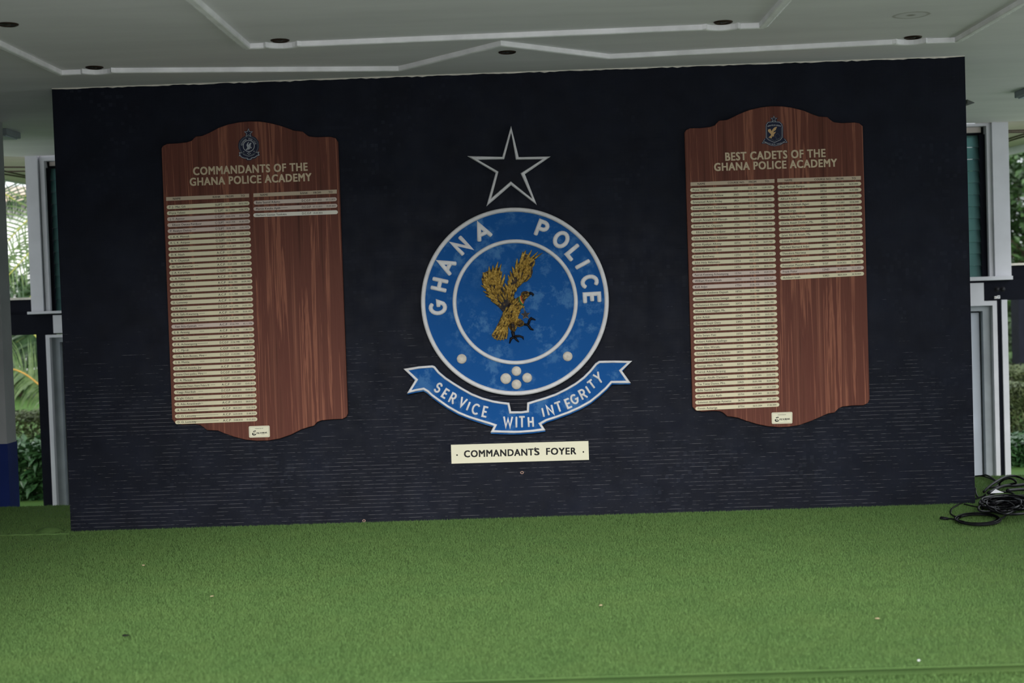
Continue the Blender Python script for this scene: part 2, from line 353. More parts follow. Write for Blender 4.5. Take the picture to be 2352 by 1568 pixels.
# seam and little ruck of the turf beside the wall's left corner
s0 = at_z(0, 1231, 0); s1 = at_z(160, 1227, 0)
pts = [s0 + (s1 - s0) * t + np.array([0, .006 * math.sin(t * 31), .0]) for t in np.linspace(-.6, 1, 30)]
MB().tube([p + np.array([0, 0, .002]) for p in pts], [.007 + .004 * random.random() for _ in pts], 6).build('turf_seam', M['blade'], turf, True)
c = at_z(112, 1222, 0); mb = MB(); V = [(c[0], c[1], .035)]; Fc = []
for i in range(1, 6):
    for k in range(14):
        a = 2 * math.pi * k / 14; rr = i / 5
        V.append((c[0] + .10 * rr * math.cos(a) * (1 + .2 * math.sin(3 * a)), c[1] + .07 * rr * math.sin(a), .035 * (1 - rr * rr) + .003))
for k in range(14): Fc.append((0, 1 + k, 1 + (k + 1) % 14))
for i in range(4):
    for k in range(14): a = 1 + i * 14 + k; b = 1 + i * 14 + (k + 1) % 14; Fc.append((a, a + 14, b + 14, b))
mb.add(V, Fc).build('turf_ruck', M['turf'], turf, True, label='small dark ruck in the turf seam')

# ------------------------------------------------------------------ ceiling mouldings
def strip_run(pts, side, name, label):
    """pts on the ceiling plan; a flat fillet with a rope bead on its outer side"""
    P = np.array(pts, float); n = len(P); D = np.diff(P, axis=0); D /= np.linalg.norm(D, axis=1)[:, None]
    T0 = np.vstack([D[:1], D]); T1 = np.vstack([D, D[-1:]]); Mt = (T0 + T1); Mt /= np.linalg.norm(Mt, axis=1)[:, None] + 1e-9
    c = np.clip((Mt * T0).sum(1), .35, 1); N = np.stack([-Mt[:, 1], Mt[:, 0]], 1) / c[:, None] * side
    def prof(cs, nm, parent=None):
        K = len(cs); V = []; Fc = []
        for i in range(n):
            for u, z in cs: q = P[i] + N[i] * u; V.append((q[0], q[1], HC - z))
        for i in range(n - 1):
            for k in range(K):
                a = i * K + k; b = i * K + (k + 1) % K; Fc.append((a, b, b + K, a + K))
        Fc += [list(range(K)), [(n - 1) * K + k for k in range(K)][::-1]]
        return MB().add(V, Fc).build(nm, M['strip'], parent)
    o = prof([(0, -.002), (0, .026), (.006, .030), (.030, .030), (.034, .024), (.034, -.002)], name); struct(o, label)
    mb = MB(); path = [P[i] + N[i] * .048 for i in range(n)]; tot = 0; V3 = []; rad = []
    for i in range(n - 1):
        L = np.linalg.norm(path[i + 1] - path[i]); m_ = max(2, int(L / .009))
        for k in range(m_):
            q = path[i] + (path[i + 1] - path[i]) * k / m_; tot += L / m_
            V3.append((q[0], q[1], HC - .010)); rad.append(.0085 + .0045 * math.sin(tot / .030 * 2 * math.pi) * (1 if random.random() > .1 else .3))
    V3.append((path[-1][0], path[-1][1], HC - .010)); rad.append(.009)
    mb.tube(V3, rad, 6).build('rope_bead', M['strip'], o, True)
    return o
def notch(cx, cy, r, sgn, a0, a1, n=9):
    return [(cx + sgn * r * math.cos(a), cy + r * math.sin(a)) for a in np.linspace(a0, a1, n)]
Z = lambda px, py: tuple(at_z(px, py, HC)[:2])
LT = {'fl': Z(18, 55), 'l': Z(217, 154), 'il': Z(643, 92), 'c': Z(1165, 119), 'ir': Z(1661, 50), 'r': Z(2097, 85)}
def corner(light, sgn, yr, xin, xout):
    """run comes from the middle, bulges to the wall around the light, then a square block at the corner, then turns to the front"""
    cx, cy = light; r = .100
    a = [(cx - sgn * (r + .012), yr)] + notch(cx, cy, r, sgn, math.radians(155), math.radians(25)) + [(cx + sgn * (r + .01), yr + .01), (xin + sgn * .03, yr + .01)]
    return a
yl, yr_ = -.44, -.50
oc = [Z(915, 152), Z(1150, 93), Z(1400, 124)]
left = corner(LT['l'], -1, LT['l'][1] + .06, LT['l'][0] - .15, 0)
right = corner(LT['r'], 1, LT['r'][1] + .06, LT['r'][0] + .15, 0)
outer = [(-2.76, -4.6), (-2.76, LT['l'][1] + .07)] + left[::-1][1:] + oc + right[:-1] + [(2.78, LT['r'][1] + .07), (2.82, -4.6)]
strip_run(outer, 1, 'trim_2', 'outer white ceiling moulding with a pointed middle and rope bead')
left = corner(LT['il'], -1, LT['il'][1] + .06, LT['il'][0] - .15, 0); right = corner(LT['ir'], 1, LT['ir'][1] + .06, LT['ir'][0] + .15, 0)
inner = [(-1.46, -4.6), (-1.45, LT['il'][1] + .07)] + left[::-1][1:] + right[:-1] + [(1.46, LT['ir'][1] + .07), (1.48, -4.6)]
strip_run(inner, 1, 'trim_3', 'inner white ceiling moulding nearer the front with rope bead')

# ------------------------------------------------------------------ recessed lights
def downlight(c, label):
    t = thing('downlight', (c[0], c[1], HC), label, 'ceiling light', 'recessed lights in the ceiling')
    MB().lathe(c, [(.040, HC + .0), (.040, HC - .004), (.046, HC - .009), (.053, HC - .006), (.055, HC - .0005)], 36).build('trim_ring', M['rim'], t, True)
    MB().lathe(c, [(.040, HC - .003), (.034, HC - .0015), (.016, HC - .001), (.014, HC - .006), (.0001, HC - .008)], 28).build('lamp', M['lamp'], t, True)
    return t
for k, lb in (('fl', 'recessed ceiling downlight at the far top left, outside the moulding line'), ('l', 'recessed downlight in the left notch of the outer ceiling moulding'),
              ('il', 'recessed downlight in the left notch of the inner ceiling moulding'), ('c', 'recessed downlight under the point of the moulding, above the star'),
              ('ir', 'recessed downlight in the right notch of the inner ceiling moulding'), ('r', 'recessed downlight in the right notch of the outer ceiling moulding')):
    downlight(LT[k], lb)

# ------------------------------------------------------------------ lettering
_fc = {}
_fo = bpy.data.curves.new('lettering', 'FONT'); _fobj = bpy.data.objects.new('lettering', _fo); COL.objects.link(_fobj); _fo.resolution_u = 3
def _mesh(body, off):
    _fo.body = body; _fo.offset = off; bpy.context.view_layer.update()
    me = bpy.data.meshes.new_from_object(_fobj.evaluated_get(bpy.context.evaluated_depsgraph_get()))
    V = np.array([v.co[:2] for v in me.vertices]).reshape(-1, 2); Fc = [list(p.vertices) for p in me.polygons]; bpy.data.meshes.remove(me); return V, Fc
def glyph(c, off):
    k = (c, off)
    if k not in _fc:
        bar = _mesh('|', 0)[0][:, 0].max(); adv = _mesh(c + '|', 0)[0][:, 0].max() - bar
        V, Fc = _mesh(c, 0) if c != ' ' else (np.zeros((0, 2)), [])
        if len(V) and off > 0:
            sh = [(-off, off * .6), (off, off * .6), (-off, -off * .6), (off, -off * .6)] if off > .02 else [(-off, 0), (off, 0)]
            n = len(V); Fc = [[i + n * j for i in f] for j in range(len(sh)) for f in Fc]; V = np.concatenate([np.column_stack([V + np.array(q), np.full(n, float(j))]) for j, q in enumerate(sh)])
        elif len(V): V = np.column_stack([V, np.zeros(len(V))])
        else: V = np.zeros((0, 3))
        _fc[k] = (V, Fc, adv + off * 1.6)
    return _fc[k]
CAPH = None
def text_geo(s, off=0.0):
    V = []; Fc = []; x = 0.0
    for c in s:
        gv, gf, adv = glyph(c, off); n = len(V)
        V += [(p[0] + x, p[1], p[2]) for p in gv]; Fc += [[i + n for i in f] for f in gf]; x += adv
    V = np.array(V); V[:, 0] -= V[:, 0].min(); return V, Fc, V[:, 0].max()
def text_px(mb, s, pl, pr, cap, y, off=.02):
    """write s from pl to pr (viewed baseline ends), capitals cap high, on the plane y"""
    V, Fc, wd = text_geo(s, off); ch = glyph('H', off)[0][:, 1].max()
    pl = np.array(pl, float); pr = np.array(pr, float); d = pr - pl; u = d / np.linalg.norm(d); up = np.array([u[1], -u[0]])
    q = pl + np.outer(V[:, 0] / wd, d) + np.outer(V[:, 1] / ch * cap, up)
    mb.add([at_y(a, b, y - l * .00012) for (a, b), l in zip(q, V[:, 2])], Fc); return mb
def text_fit(mb, s, base, u, up, cap, y, off=.02, align='l', maxw=None, sq=1.0):
    """write s at natural width (times sq); base = viewed baseline point, u/up = unit vectors in the view"""
    V, Fc, wd = text_geo(s, off); ch = glyph('H', off)[0][:, 1].max(); k = cap / ch; wpx = wd * k * sq
    if maxw and wpx > maxw: sq *= maxw / wpx; wpx = maxw
    x0 = {'l': 0, 'c': -wpx / 2, 'r': -wpx}[align]
    q = np.array(base) + np.outer(x0 + V[:, 0] * k * sq, u) + np.outer(V[:, 1] * k, up)
    mb.add([at_y(a, b, y - l * .00012) for (a, b), l in zip(q, V[:, 2])], Fc); return mb

def Zp(org, sc): return lambda pts: [(org[0] + x / sc, org[1] + y / sc) for x, y in pts]
def onwall(pts, y=0.0): return [(q[0], q[2]) for q in (at_y(a, b, y) for a, b in pts)]

# ------------------------------------------------------------------ honours boards
BF, BB = -.030, -.006          # front and back of a board
outL = [(370.6, 340.8), (374, 335), (383.6, 330.2), (407, 329), (428.4, 326.6), (440, 323), (446, 316.5), (449.7, 313.3), (464, 312), (480, 305), (501.6, 293.6), (525, 285.3), (549, 280.6),
        (572, 278.5), (596, 279), (619.6, 282.3), (643, 288.4), (657, 293), (674, 299.5), (695, 301.9), (702, 308), (709, 313), (726, 314.8), (759, 313.8), (770.6, 317), (776, 325.5),
        (798.8, 949.5), (795.4, 957.3), (786, 962), (765, 962.8), (739, 965.2), (728.7, 969), (721, 977.5), (710, 980.3), (692, 986), (668.6, 997.9), (642.4, 1007), (616, 1011.5), (590, 1012),
        (564, 1009.6), (538, 1003), (514, 994), (501, 988.7), (475, 987.4), (468.5, 982), (459.4, 975.6), (446, 973.5), (417.5, 975), (402, 971.7), (395.3, 962.6)]
outR = [(1572.4, 304.6), (1576, 298.4), (1585, 294.2), (1607, 294), (1629.6, 291.7), (1642, 287.7), (1647, 281.5), (1652, 276.8), (1669.5, 275.3), (1684, 268.6), (1699, 261), (1721.7, 252.4),
        (1746.6, 246.4), (1771.4, 243.7), (1796, 244), (1821, 247.4), (1846, 253.9), (1866, 262.3), (1881, 267.3), (1900.8, 268.6), (1907, 274.8), (1915.7, 280.5), (1933, 282.4), (1963, 281),
        (1974, 283), (1981.6, 289.7), (1997.5, 916.3), (1993.7, 925.3), (1983.5, 930.4), (1958, 931.2), (1935, 933.7), (1926, 938), (1917, 947.2), (1901.8, 949.5), (1884, 957), (1861, 967.3),
        (1835.5, 976.3), (1810, 980), (1789.6, 980.9), (1764, 978.8), (1738.6, 973.7), (1713, 966), (1695, 959.2), (1680, 956.8), (1671, 956.2), (1662, 948.2), (1654.4, 944.4), (1639, 943),
        (1613.6, 944.9), (1598, 943), (1590.6, 934)]
rowsL = [l.split('|') for l in """P. J.  Mac Gili|SUPT|16.01.1959|08.02.1965
Pryce Yebesi|C/ SUPT|08.12.1965|14.04.1970
J. T. Ayenor|C/ SUPT|14.04.1970|30.06.1970
Ellison Owusu Fordjuor|C/ SUPT|04.07.1970|01.05.1972
P. Boakye-Dattey|C/ SUPT|28.08.1972|13.02.1973
J. A. K. Mensah|C/ SUPT|14.10.1973|10.06.1975
R. L. K. Attipoe|C/ SUPT|10.06.1975|15.02.1977
P. N. Cobbina|C/ SUPT|15.02.1977|11.07.1977
D. K. Nash|A.C.P|11.07.1977|01.09.1978
B. Y. Okpattah|A.C.P|01.09.1978|18.04.1979
W. Sam Awortwi|A.C.P|02.07.1978|02.09.1981
J. A. Korankye|C/ SUPT|04.09.1981|02.08.1982
L. A. Frempong|A.C.P|02.08.1982|08.06.1983
A. T. Ofei|A.C.P|08.06.1983|04.09.1983
F. A. Asante|A.C.P|04.09.1983|12.11.1984
F. E. O. Debrah|A.C.P|22.11.1984|25.11.1985
D. Lomotey|A.C.P|25.11.1985|16.01.1990
I. M. Koray|D.C.O.P|16.01.1990|14.03.1991
R. K. Safo-Kwarteng|A.C.P|14.03.1991|30.06.1992
R. K. Safo-Kwarteng|D.C.O.P|01.07.1992|23.11.1993
Yaw Adu-Gyimah|A.C.P|07.04.1994|05.11.1996
E. B. Ansong|A.C.P|05.11.1996|11.08.1997
K. K. Manfo|A.C.P|11.08.1997|22.06.1998
P. K. Acheampong|D.C.O.P|22.06.1998|12.03.2001
J. C. Mprah|C.O.P|12.03.2001|01.04.2003
Gifty Anin-Botwe, Mrs.|D.C.O.P|21.04.2003|02.02.2004
S. B. Mettle|D.C.O.P|02.02.2004|21.10.2004
D. Akrofi-Asiedu, Jnr|A.C.P|21.10.2004|20.05.2005
Joana Osei-poku, Mrs.|D.C.O.P|21.05.2005|13.07.2005
G. A. Mensah|C/ SUPT|14.07.2005|16.07.2007
Osabarima Dwars Asare Pinkro III|A.C.P|17.07.2007|03.05.2010
Yaagy Akuribah|D.C.O.P|04.05.2010|10.04.2013
Bright Oduro|D.C.O.P|10.04.2013|11.05.2015
A. Adu-Amankwah|A.C.P|12.05.2015|08.03.2017
A. Fosu-Ackaah|A.C.P|08.03.2017|15.03.2018
D. O. Lomotey|A.C.P|16.03.2018|22.08.2018
D. O. Lomotey|A.C.P|23.08.2018|01.03.2022""".split('\n')]
rowsL2 = [l.split('|') for l in """Baba Saanid Adamu|D.C.O.P|02.03.2022|07.12.2023
Martin Kwaku Ayiih|D.C.O.P|07.12.2023|25.03.2025
Herbert Gustav Yankson|D.C.O.P|25.03.2025|""".split('\n')]
rowsR = [l.split('|') for l in """Pryce Yebesi|1ST|20.02.1959|15.09.1959
Maurice Brenyah Addow|2ND|04.01.1960|08.07.1960
Emmanuel Aryee Arday|3RD|05.09.1960|12.05.1961
Emmanuel Ofori Tenkorang|4TH|22.01.1962|25.07.1962
Joseph Quarm Tsiasie|5TH|04.03.1963|11.09.1963
Joseph Armah Kofi Mensah|6TH|18.11.1963|13.04.1964
Bismarck Yao Okpattah|7TH|15.11.1965|13.05.1966
Ellison Owusu Fordjuor|8TH|27.08.1966|04.03.1967
Felix Andrew Moses Adjaottor|9TH|01.05.1967|03.11.1967
James Kpakpo Allotey|10TH|08.01.1968|26.07.1968
Anthony Osei Bordon|11TH|01.09.1970|26.02.1971
Kwasi Botchway|12TH|03.07.1972|05.01.1973
John Holy Aklamanu|13TH|04.02.1974|26.07.1974
Nikoi Kotey|14TH|02.09.1974|28.02.1975
Patrick Kwateng Acheampong|15TH|01.03.1976|10.09.1976
William Kwasi Aboah|16TH|04.12.1976|30.06.1977
Kofi Adjei|17TH|03.06.1978|15.12.1978
Solomon Kwabena Dapaah|18TH|24.11.1980|29.05.1981
Faustinus Kwamie Adotey Gemegah|19TH|17.02.1981|14.08.1981
Mohammed Ahmed Alhassan|20TH|10.10.1981|16.04.1982
Monica Love Hagan, Ms.|21ST|01.11.1982|06.05.1983
John Ackah|22ND|03.10.1983|30.03.1984
Bernard Guyir Dery|23RD|01.06.1985|15.11.1985
Seth Charles Oteng|24TH|04.06.1988|12.12.1988
Felix Senyo Fiati|25TH|06.09.1988|17.03.1989
Robert Adibura Ayalingo|26TH|03.01.1989|16.06.1989
Peter Alex Wiredu|27TH|01.12.1989|29.06.1990
Richmond Nii Ashitey Lomo Boi-Bi-Boi|28TH|01.12.1990|12.07.1991
Joseph Kisserty Sika Nartey|29TH|03.08.1991|13.03.1992
George Alex Mensah|30TH|30.01.1993|27.08.1993
Patrick Adusei Sarpong|31ST|16.05.1994|09.12.1994
George Akuffo Dampare|32ND|01.07.1995|23.02.1996
Yaa Tiwaa Danso, Mrs.|33RD|28.09.1998|30.04.1999
Baba Saanid Adamu|34TH|11.03.2000|24.11.2000
Martin Kwaku Ayiih|35TH|20.05.2002|20.12.2002
Solomon Aboninga Ayawine|36TH|12.07.2003|09.01.2004
Firmin Azitariga|37TH|06.02.2004|27.08.2004""".split('\n')]
rowsR2 = [l.split('|') for l in """Paul Mensah Bampo|38TH|22.10.2004|06.05.2005
Cephas Arthur|39TH|22.12.2005|26.05.2006
Alfred Kudah|40TH|15.10.2006|11.05.2007
Charles Aslamah Agyei|41ST|27.10.2007|20.06.2008
John Atanga|42ND|29.05.2009|11.12.2009
Henry Ayisi Mensah|43RD|21.10.2010|03.06.2011
Gloria Asaah Donkor, Ms.|44TH|04.11.2011|01.08.2012
Richard Lantei Odartey|45TH|22.03.2013|11.10.2013
Janet Akrofi Ansah, Ms.|46TH|16.08.2014|06.02.2015
Justus Aryetey|47TH|28.07.2017|09.02.2018
Michael Bernard Adjei|48TH|04.05.2018|16.11.2018
Theodora Ntiriwaa|49TH|22.03.2019|13.09.2019
Ernest Kwofie|50TH|23.01.2021|01.10.2021
Princeton Peasah Darkwa|51ST|10.04.2022|25.11.2022
Frank Fialor|52ND|06.05.2023|22.11.2023
Achiburi Issah|53RD|08.03.2024|30.10.2024""".split('\n')]
YP = BF - .0022                # face of a plate
YT = YP - .0006                # its print
def capsule(pl, pr, h):
    pl = np.array(pl); pr = np.array(pr); u = (pr - pl) / np.linalg.norm(pr - pl); up = np.array([u[1], -u[0]]); r = h / 2; out = []
    for a in np.linspace(-90, 90, 9): out.append(pr - u * r + u * r * math.cos(math.radians(a)) - up * r * math.sin(math.radians(-a)) * -1 * -1)
    for a in np.linspace(90, 270, 9): out.append(pl + u * r + u * r * math.cos(math.radians(a)) + up * r * math.sin(math.radians(a)))
    return [tuple(p) for p in out]
def plate(board, row, pl, pr, mat, fr, h=8.9, faint=None, jit=0.0):
    pl = np.array(pl, float); pr = np.array(pr, float); L = np.linalg.norm(pr - pl); u = (pr - pl) / L; up = np.array([u[1], -u[0]])
    p = MB().slab(onwall(capsule(pl, pr, h), YP), YP, BF + .0005).build('name_plate', mat, board)
    base = lambda f, cap: pl + u * L * f - up * cap * .5; cr = 5.0 if fr[0] > .57 else 4.2
    text_fit(MB(), row[0], base(.03 + jit, 4.6), u, up, 4.6, YT, .012, 'l', L * .40, 1.0).build('name_text', M['ink'], p)
    text_fit(MB(), row[1], base(fr[0], cr), u, up, cr, YT, .016, 'c', L * .105).build('rank_text', M['ink'], p)
    text_fit(MB(), row[2], base(fr[1], 3.7), u, up, 3.7, YT, .012, 'c', L * .108).build('date_text', M['ink'], p)
    if row[3]: text_fit(MB(), row[3], base(fr[2], 3.7), u, up, 3.7, YT, .012, 'c', L * .108).build('date_text', M['ink'], p)
    if faint:
        mb = MB(); a, b = faint
        for f in np.arange(a, b, .014):
            q = pl + u * L * f - up * .2; mb.add([at_y(*(q), YT), at_y(*(q + u * L * .009), YT), at_y(*(q + u * L * .009 + up * .9), YT), at_y(*(q + up * .9), YT)], [(0, 1, 2, 3)])
        mb.build('fine_print', M['ink'], p)
    return p
def column(board, rows, first, last, mats, fr, faint={}, jit={}):
    n = len(rows)
    for i, r in enumerate(rows):
        t = i / max(1, n - 1); pl = np.array(first[0]) * (1 - t) + np.array(last[0]) * t; pr = np.array(first[1]) * (1 - t) + np.array(last[1]) * t
        plate(board, r, pl, pr, mats(i), fr, faint=faint.get(i), jit=jit.get(i, 0.0))
def header(board, quad, words):
    tl, tr, br, bl = [np.array(q, float) for q in quad]
    h = MB().slab(onwall([tl, tr, br, bl], YP), YP, BF + .0005).build('header_strip', M['head'], board)
    L = np.linalg.norm(br - bl); u = (br - bl) / L; up = np.array([u[1], -u[0]]); hh = np.linalg.norm(tl - bl)
    for f, wd in words: text_fit(MB(), wd, bl + u * L * f + up * hh * .22, u, up, hh * .52, YT, .016, 'c').build('heading_text', M['ink'], h)
def donor(board, quad):
    tl, tr, br, bl = [np.array(q, float) for q in quad]; L = np.linalg.norm(tr - tl); u = (tr - tl) / L; dn = (bl - tl) / np.linalg.norm(bl - tl); c = 2.6; pts = []
    for cc, a, b in ((tl, dn, u), (tr, -u, dn), (br, -dn, -u), (bl, u, -dn)):
        for t in np.linspace(0, math.pi / 2, 5): pts.append(tuple(cc + a * c * (1 - math.sin(t)) + b * c * (1 - math.cos(t))))
    p = MB().slab(onwall(pts, YP), YP, BF + .0005).build('donor_plate', M['sign'], board)
    up = np.array([u[1], -u[0]]); P = lambda fx, fy: tl + u * L * fx + dn * np.linalg.norm(bl - tl) * fy; mb = MB()
    text_fit(mb, 'DONATED BY', P(.5, .26), u, up, 2.0, YT, .01, 'c'); mb.build('small_text', M['ink'], p); mb = MB()
    def stroke(ps, wd): mb.ridge(onwall([tuple(P(a, b)) for a, b in ps], YT), wd, .0004, YT)
    k = .0072
    stroke([(.21, .48), (.27, .44), (.33, .43)], k * .8); stroke([(.19, .63), (.31, .60)], k * .5); stroke([(.185, .62), (.17, .70), (.20, .77), (.27, .77), (.33, .73)], k)
    for ps, wd in (([(.36, .60), (.43, .57)], .4), ([(.40, .59), (.375, .70)], .4), ([(.50, .57), (.445, .60), (.44, .67), (.51, .67)], .45), ([(.545, .55), (.555, .68)], .45), ([(.60, .55), (.60, .67)], .4),
                   ([(.55, .62), (.60, .62)], .35), ([(.64, .66), (.655, .57), (.675, .65), (.70, .57), (.71, .66)], .5), ([(.735, .66), (.755, .57), (.78, .66)], .45), ([(.80, .55), (.81, .67)], .45), ([(.86, .54), (.82, .61), (.88, .66)], .4)):
        stroke(ps, k * wd)
    mb.build('signature', M['ink'], p); text_fit(MB(), 'LIMITED', P(.66, .79), u, up, 1.6, YT, .0, 'c').build('small_text', M['faint'], p)
    q = [tuple(P(a, b)) for a, b in ((.04, .07), (.96, .07), (.96, .93), (.04, .93))]; MB().ridge(onwall(q, YP), .0012, .0004, YP, True).build('border_line', M['faint'], p)
fL = (.63, .765, .925); fR = (.545, .74, .91)
def matsL(i): return M['pink'] if i in (2, 3, 4, 20) else M['cream']
b1 = thing('honours_board', (at_y(585, 640)[0], BB, at_y(585, 640)[2]), 'left dark red wooden honours board headed commandants, with mostly empty right column', 'honours board')
MB().slab(onwall(outL, BF), BF, BB, .004).build('panel', M['wood'], b1)
column(b1, rowsL, ((383, 476), (573, 466.4)), ((402.4, 969.6), (591, 962.3)), matsL, fL,
       {3: (.31, .345), 4: (.30, .335), 10: (.315, .35), 12: (.32, .34), 14: (.305, .355), 17: (.32, .37), 18: (.345, .41), 19: (.345, .41), 20: (.33, .38), 21: (.34, .39), 22: (.33, .44), 23: (.31, .43), 24: (.31, .36), 25: (.35, .41),
        26: (.33, .38), 28: (.34, .40), 29: (.26, .38), 30: (.45, .5), 31: (.30, .35), 32: (.30, .35), 33: (.31, .34), 34: (.26, .41), 35: (.21, .52), 36: (.21, .52)}, {3: .03, 25: .01, 20: .01})
column(b1, rowsL2, ((582.6, 465.4), (773.5, 457.2)), ((581.9, 494.2), (776, 486.9)), lambda i: M['pale'] if i == 2 else M['pink'], fL, {1: (.27, .41), 2: (.35, .375)})
header(b1, ((381.7, 452.6), (572, 444.6), (572, 453), (381.7, 461.2)), ((.13, 'NAME'), (.61, 'RANK'), (.765, 'FROM'), (.925, 'TO')))
header(b1, ((581.9, 444), (773.5, 435.2), (773.5, 444.2), (581.9, 452.4)), ((.13, 'NAME'), (.61, 'RANK'), (.765, 'FROM'), (.925, 'TO')))
text_px(MB(), 'COMMANDANTS OF THE', (443.8, 401.9), (707, 391.4), 18.2, BF - .001, .035).build('title_text', M['title'], b1); text_px(MB(), 'GHANA POLICE ACADEMY', (436, 426.3), (716, 415.0), 17.8, BF - .001, .035).build('title_text', M['title'], b1)
donor(b1, ((571.3, 978.6), (619, 977), (619.9, 1003.4), (572.2, 1004.8)))
b2 = thing('honours_board', (at_y(1785, 612)[0], BB, at_y(1785, 612)[2]), 'right dark red wooden honours board headed best cadets, with two columns of name plates', 'honours board')
MB().slab(onwall(outR, BF), BF, BB, .004).build('panel', M['wood'], b2)
column(b2, rowsR, ((1585.4, 436.4), (1778.4, 429.6)), ((1597.3, 938.2), (1790, 928.8)), lambda i: M['pink'] if i in (14, 15, 16) else M['cream'], fR, {}, {7: .03})
column(b2, rowsR2, ((1785.9, 429.2), (1978, 421.5)), ((1792.7, 638.3), (1984.5, 628)), lambda i: M['pink'] if i == 14 else M['cream'], fR)
header(b2, ((1586, 418.6), (1779, 411), (1779, 419.6), (1586, 427)), ((.13, 'NAME'), (.545, 'COURSE NO.'), (.74, 'FROM'), (.91, 'TO')))
header(b2, ((1785.4, 410.2), (1977.4, 404), (1977.4, 412.8), (1785.4, 418.6)), ((.135, 'NAME'), (.545, 'COURSE NO.'), (.745, 'FROM'), (.915, 'TO')))
text_px(MB(), 'BEST CADETS OF THE', (1666, 368.8), (1896.5, 360), 18.4, BF - .001, .035).build('title_text', M['title'], b2); text_px(MB(), 'GHANA POLICE ACADEMY', (1640.5, 392.3), (1923, 382), 17.8, BF - .001, .035).build('title_text', M['title'], b2)
donor(b2, ((1772.2, 947.2), (1820, 945.7), (1820, 972), (1772.8, 973.2)))

# small printed crests on the boards
def starpts(c, R, r, a0=-90, asp=1.0):
    return [(c[0] + (R if k % 2 == 0 else r) * math.cos(math.radians(a0 + 36 * k)), c[1] + asp * (R if k % 2 == 0 else r) * math.sin(math.radians(a0 + 36 * k))) for k in range(10)]
def circ(c, rx, ry=None, n=40): return [(c[0] + rx * math.cos(2 * math.pi * k / n), c[1] + (ry or rx) * math.sin(2 * math.pi * k / n)) for k in range(n)]
def arc_text(mb, s, c, r, a0, a1, cap, y, off, sign=1):
    n = len(s)
    for i, ch in enumerate(s):
        if ch == ' ': continue
        a = math.radians(a0 + (a1 - a0) * i / (n - 1)); u = np.array([math.cos(a), math.sin(a)]); up = np.array([math.sin(a), -math.cos(a)])
        base = np.array(c) + up * r * sign
        text_fit(mb, ch, base, u, up, cap, y, off, 'c')
y1, y2, y3, y4 = BF - .001, BF - .0018, BF - .0026, BF - .0034
def crest_round(board):
    z = Zp((530, 280), 15.68); c = z([(648, 865)])[0]
    bk = [(630, 205), (690, 320), (800, 335), (740, 420), (760, 500), (900, 560), (1000, 700), (1025, 860), (1005, 1000), (960, 1075), (1045, 1080), (1030, 1140), (1060, 1215), (980, 1220), (900, 1310), (760, 1345), (740, 1385), (570, 1385), (560, 1345), (400, 1300), (330, 1235), (275, 1230), (300, 1160), (280, 1090), (335, 1070), (280, 960), (265, 840), (290, 700), (400, 570), (530, 500), (535, 420), (465, 340), (580, 325)]
    b = MB().slab(onwall(z(bk), y1), y1, BF + .0005).build('crest', M['decal'], board, label='small navy round police crest printed at the board head')
    MB().ridge(onwall(z(starpts((637, 400), 150, 62)), y1), .0028, .0005, y1, True).build('star_outline', M['silver'], b)
    MB().ridge(onwall(circ(c, 335 / 15.68, 335 / 15.68), y1), .0075, .0005, y1, True).build('outer_ring', M['steel'], b)
    MB().ridge(onwall(circ(c, 200 / 15.68), y1), .0045, .0005, y1, True).build('inner_ring', M['silver'], b)
    mb = MB(); arc_text(mb, 'GHANA POLICE', c, 228 / 15.68, -80, 72, 3.6, y2, .03); mb.build('lettering', M['silver'], b)
    mb = MB(); bird(mb, z, [(640, 715), (600, 760), (565, 830), (590, 900), (600, 930), (535, 1000), (590, 1020), (620, 975), (640, 1010), (660, 970), (690, 985), (690, 930), (730, 840), (690, 860), (735, 790), (740, 745), (690, 760), (630, 830), (620, 800), (650, 730)], y2)
    mb.dome(onwall(z([(728, 925)]), y1)[0], .005, .0006, y1, 10, 3); mb.build('bird', M['silver'], b)
    mb = MB()
    for q in ((472, 1070), (838, 1057), (655, 1100), (610, 1128), (705, 1128), (655, 1160)): mb.dome(onwall(z([q]), y1)[0], .0033, .0006, y1, 10, 3)
    mb.build('dots', M['silver'], b)
    mb = MB(); mb.ridge(onwall(z([(400, 1110), (310, 1105), (335, 1165), (310, 1215), (360, 1215), (375, 1255), (480, 1300), (600, 1305), (600, 1345), (730, 1345), (735, 1300), (860, 1275), (950, 1210), (1020, 1190), (985, 1140), (1010, 1085), (915, 1095)]), y1), .0045, .0005, y1)
    mb.ridge(onwall(z([(450, 1165), (560, 1215), (655, 1240), (760, 1215), (850, 1165)]), y1), .002, .0005, y1); mb.build('ribbon_outline', M['silver'], b)
def bird(mb, z, pts, y): mb.slab(onwall(z(pts), y), y, y + .0008)
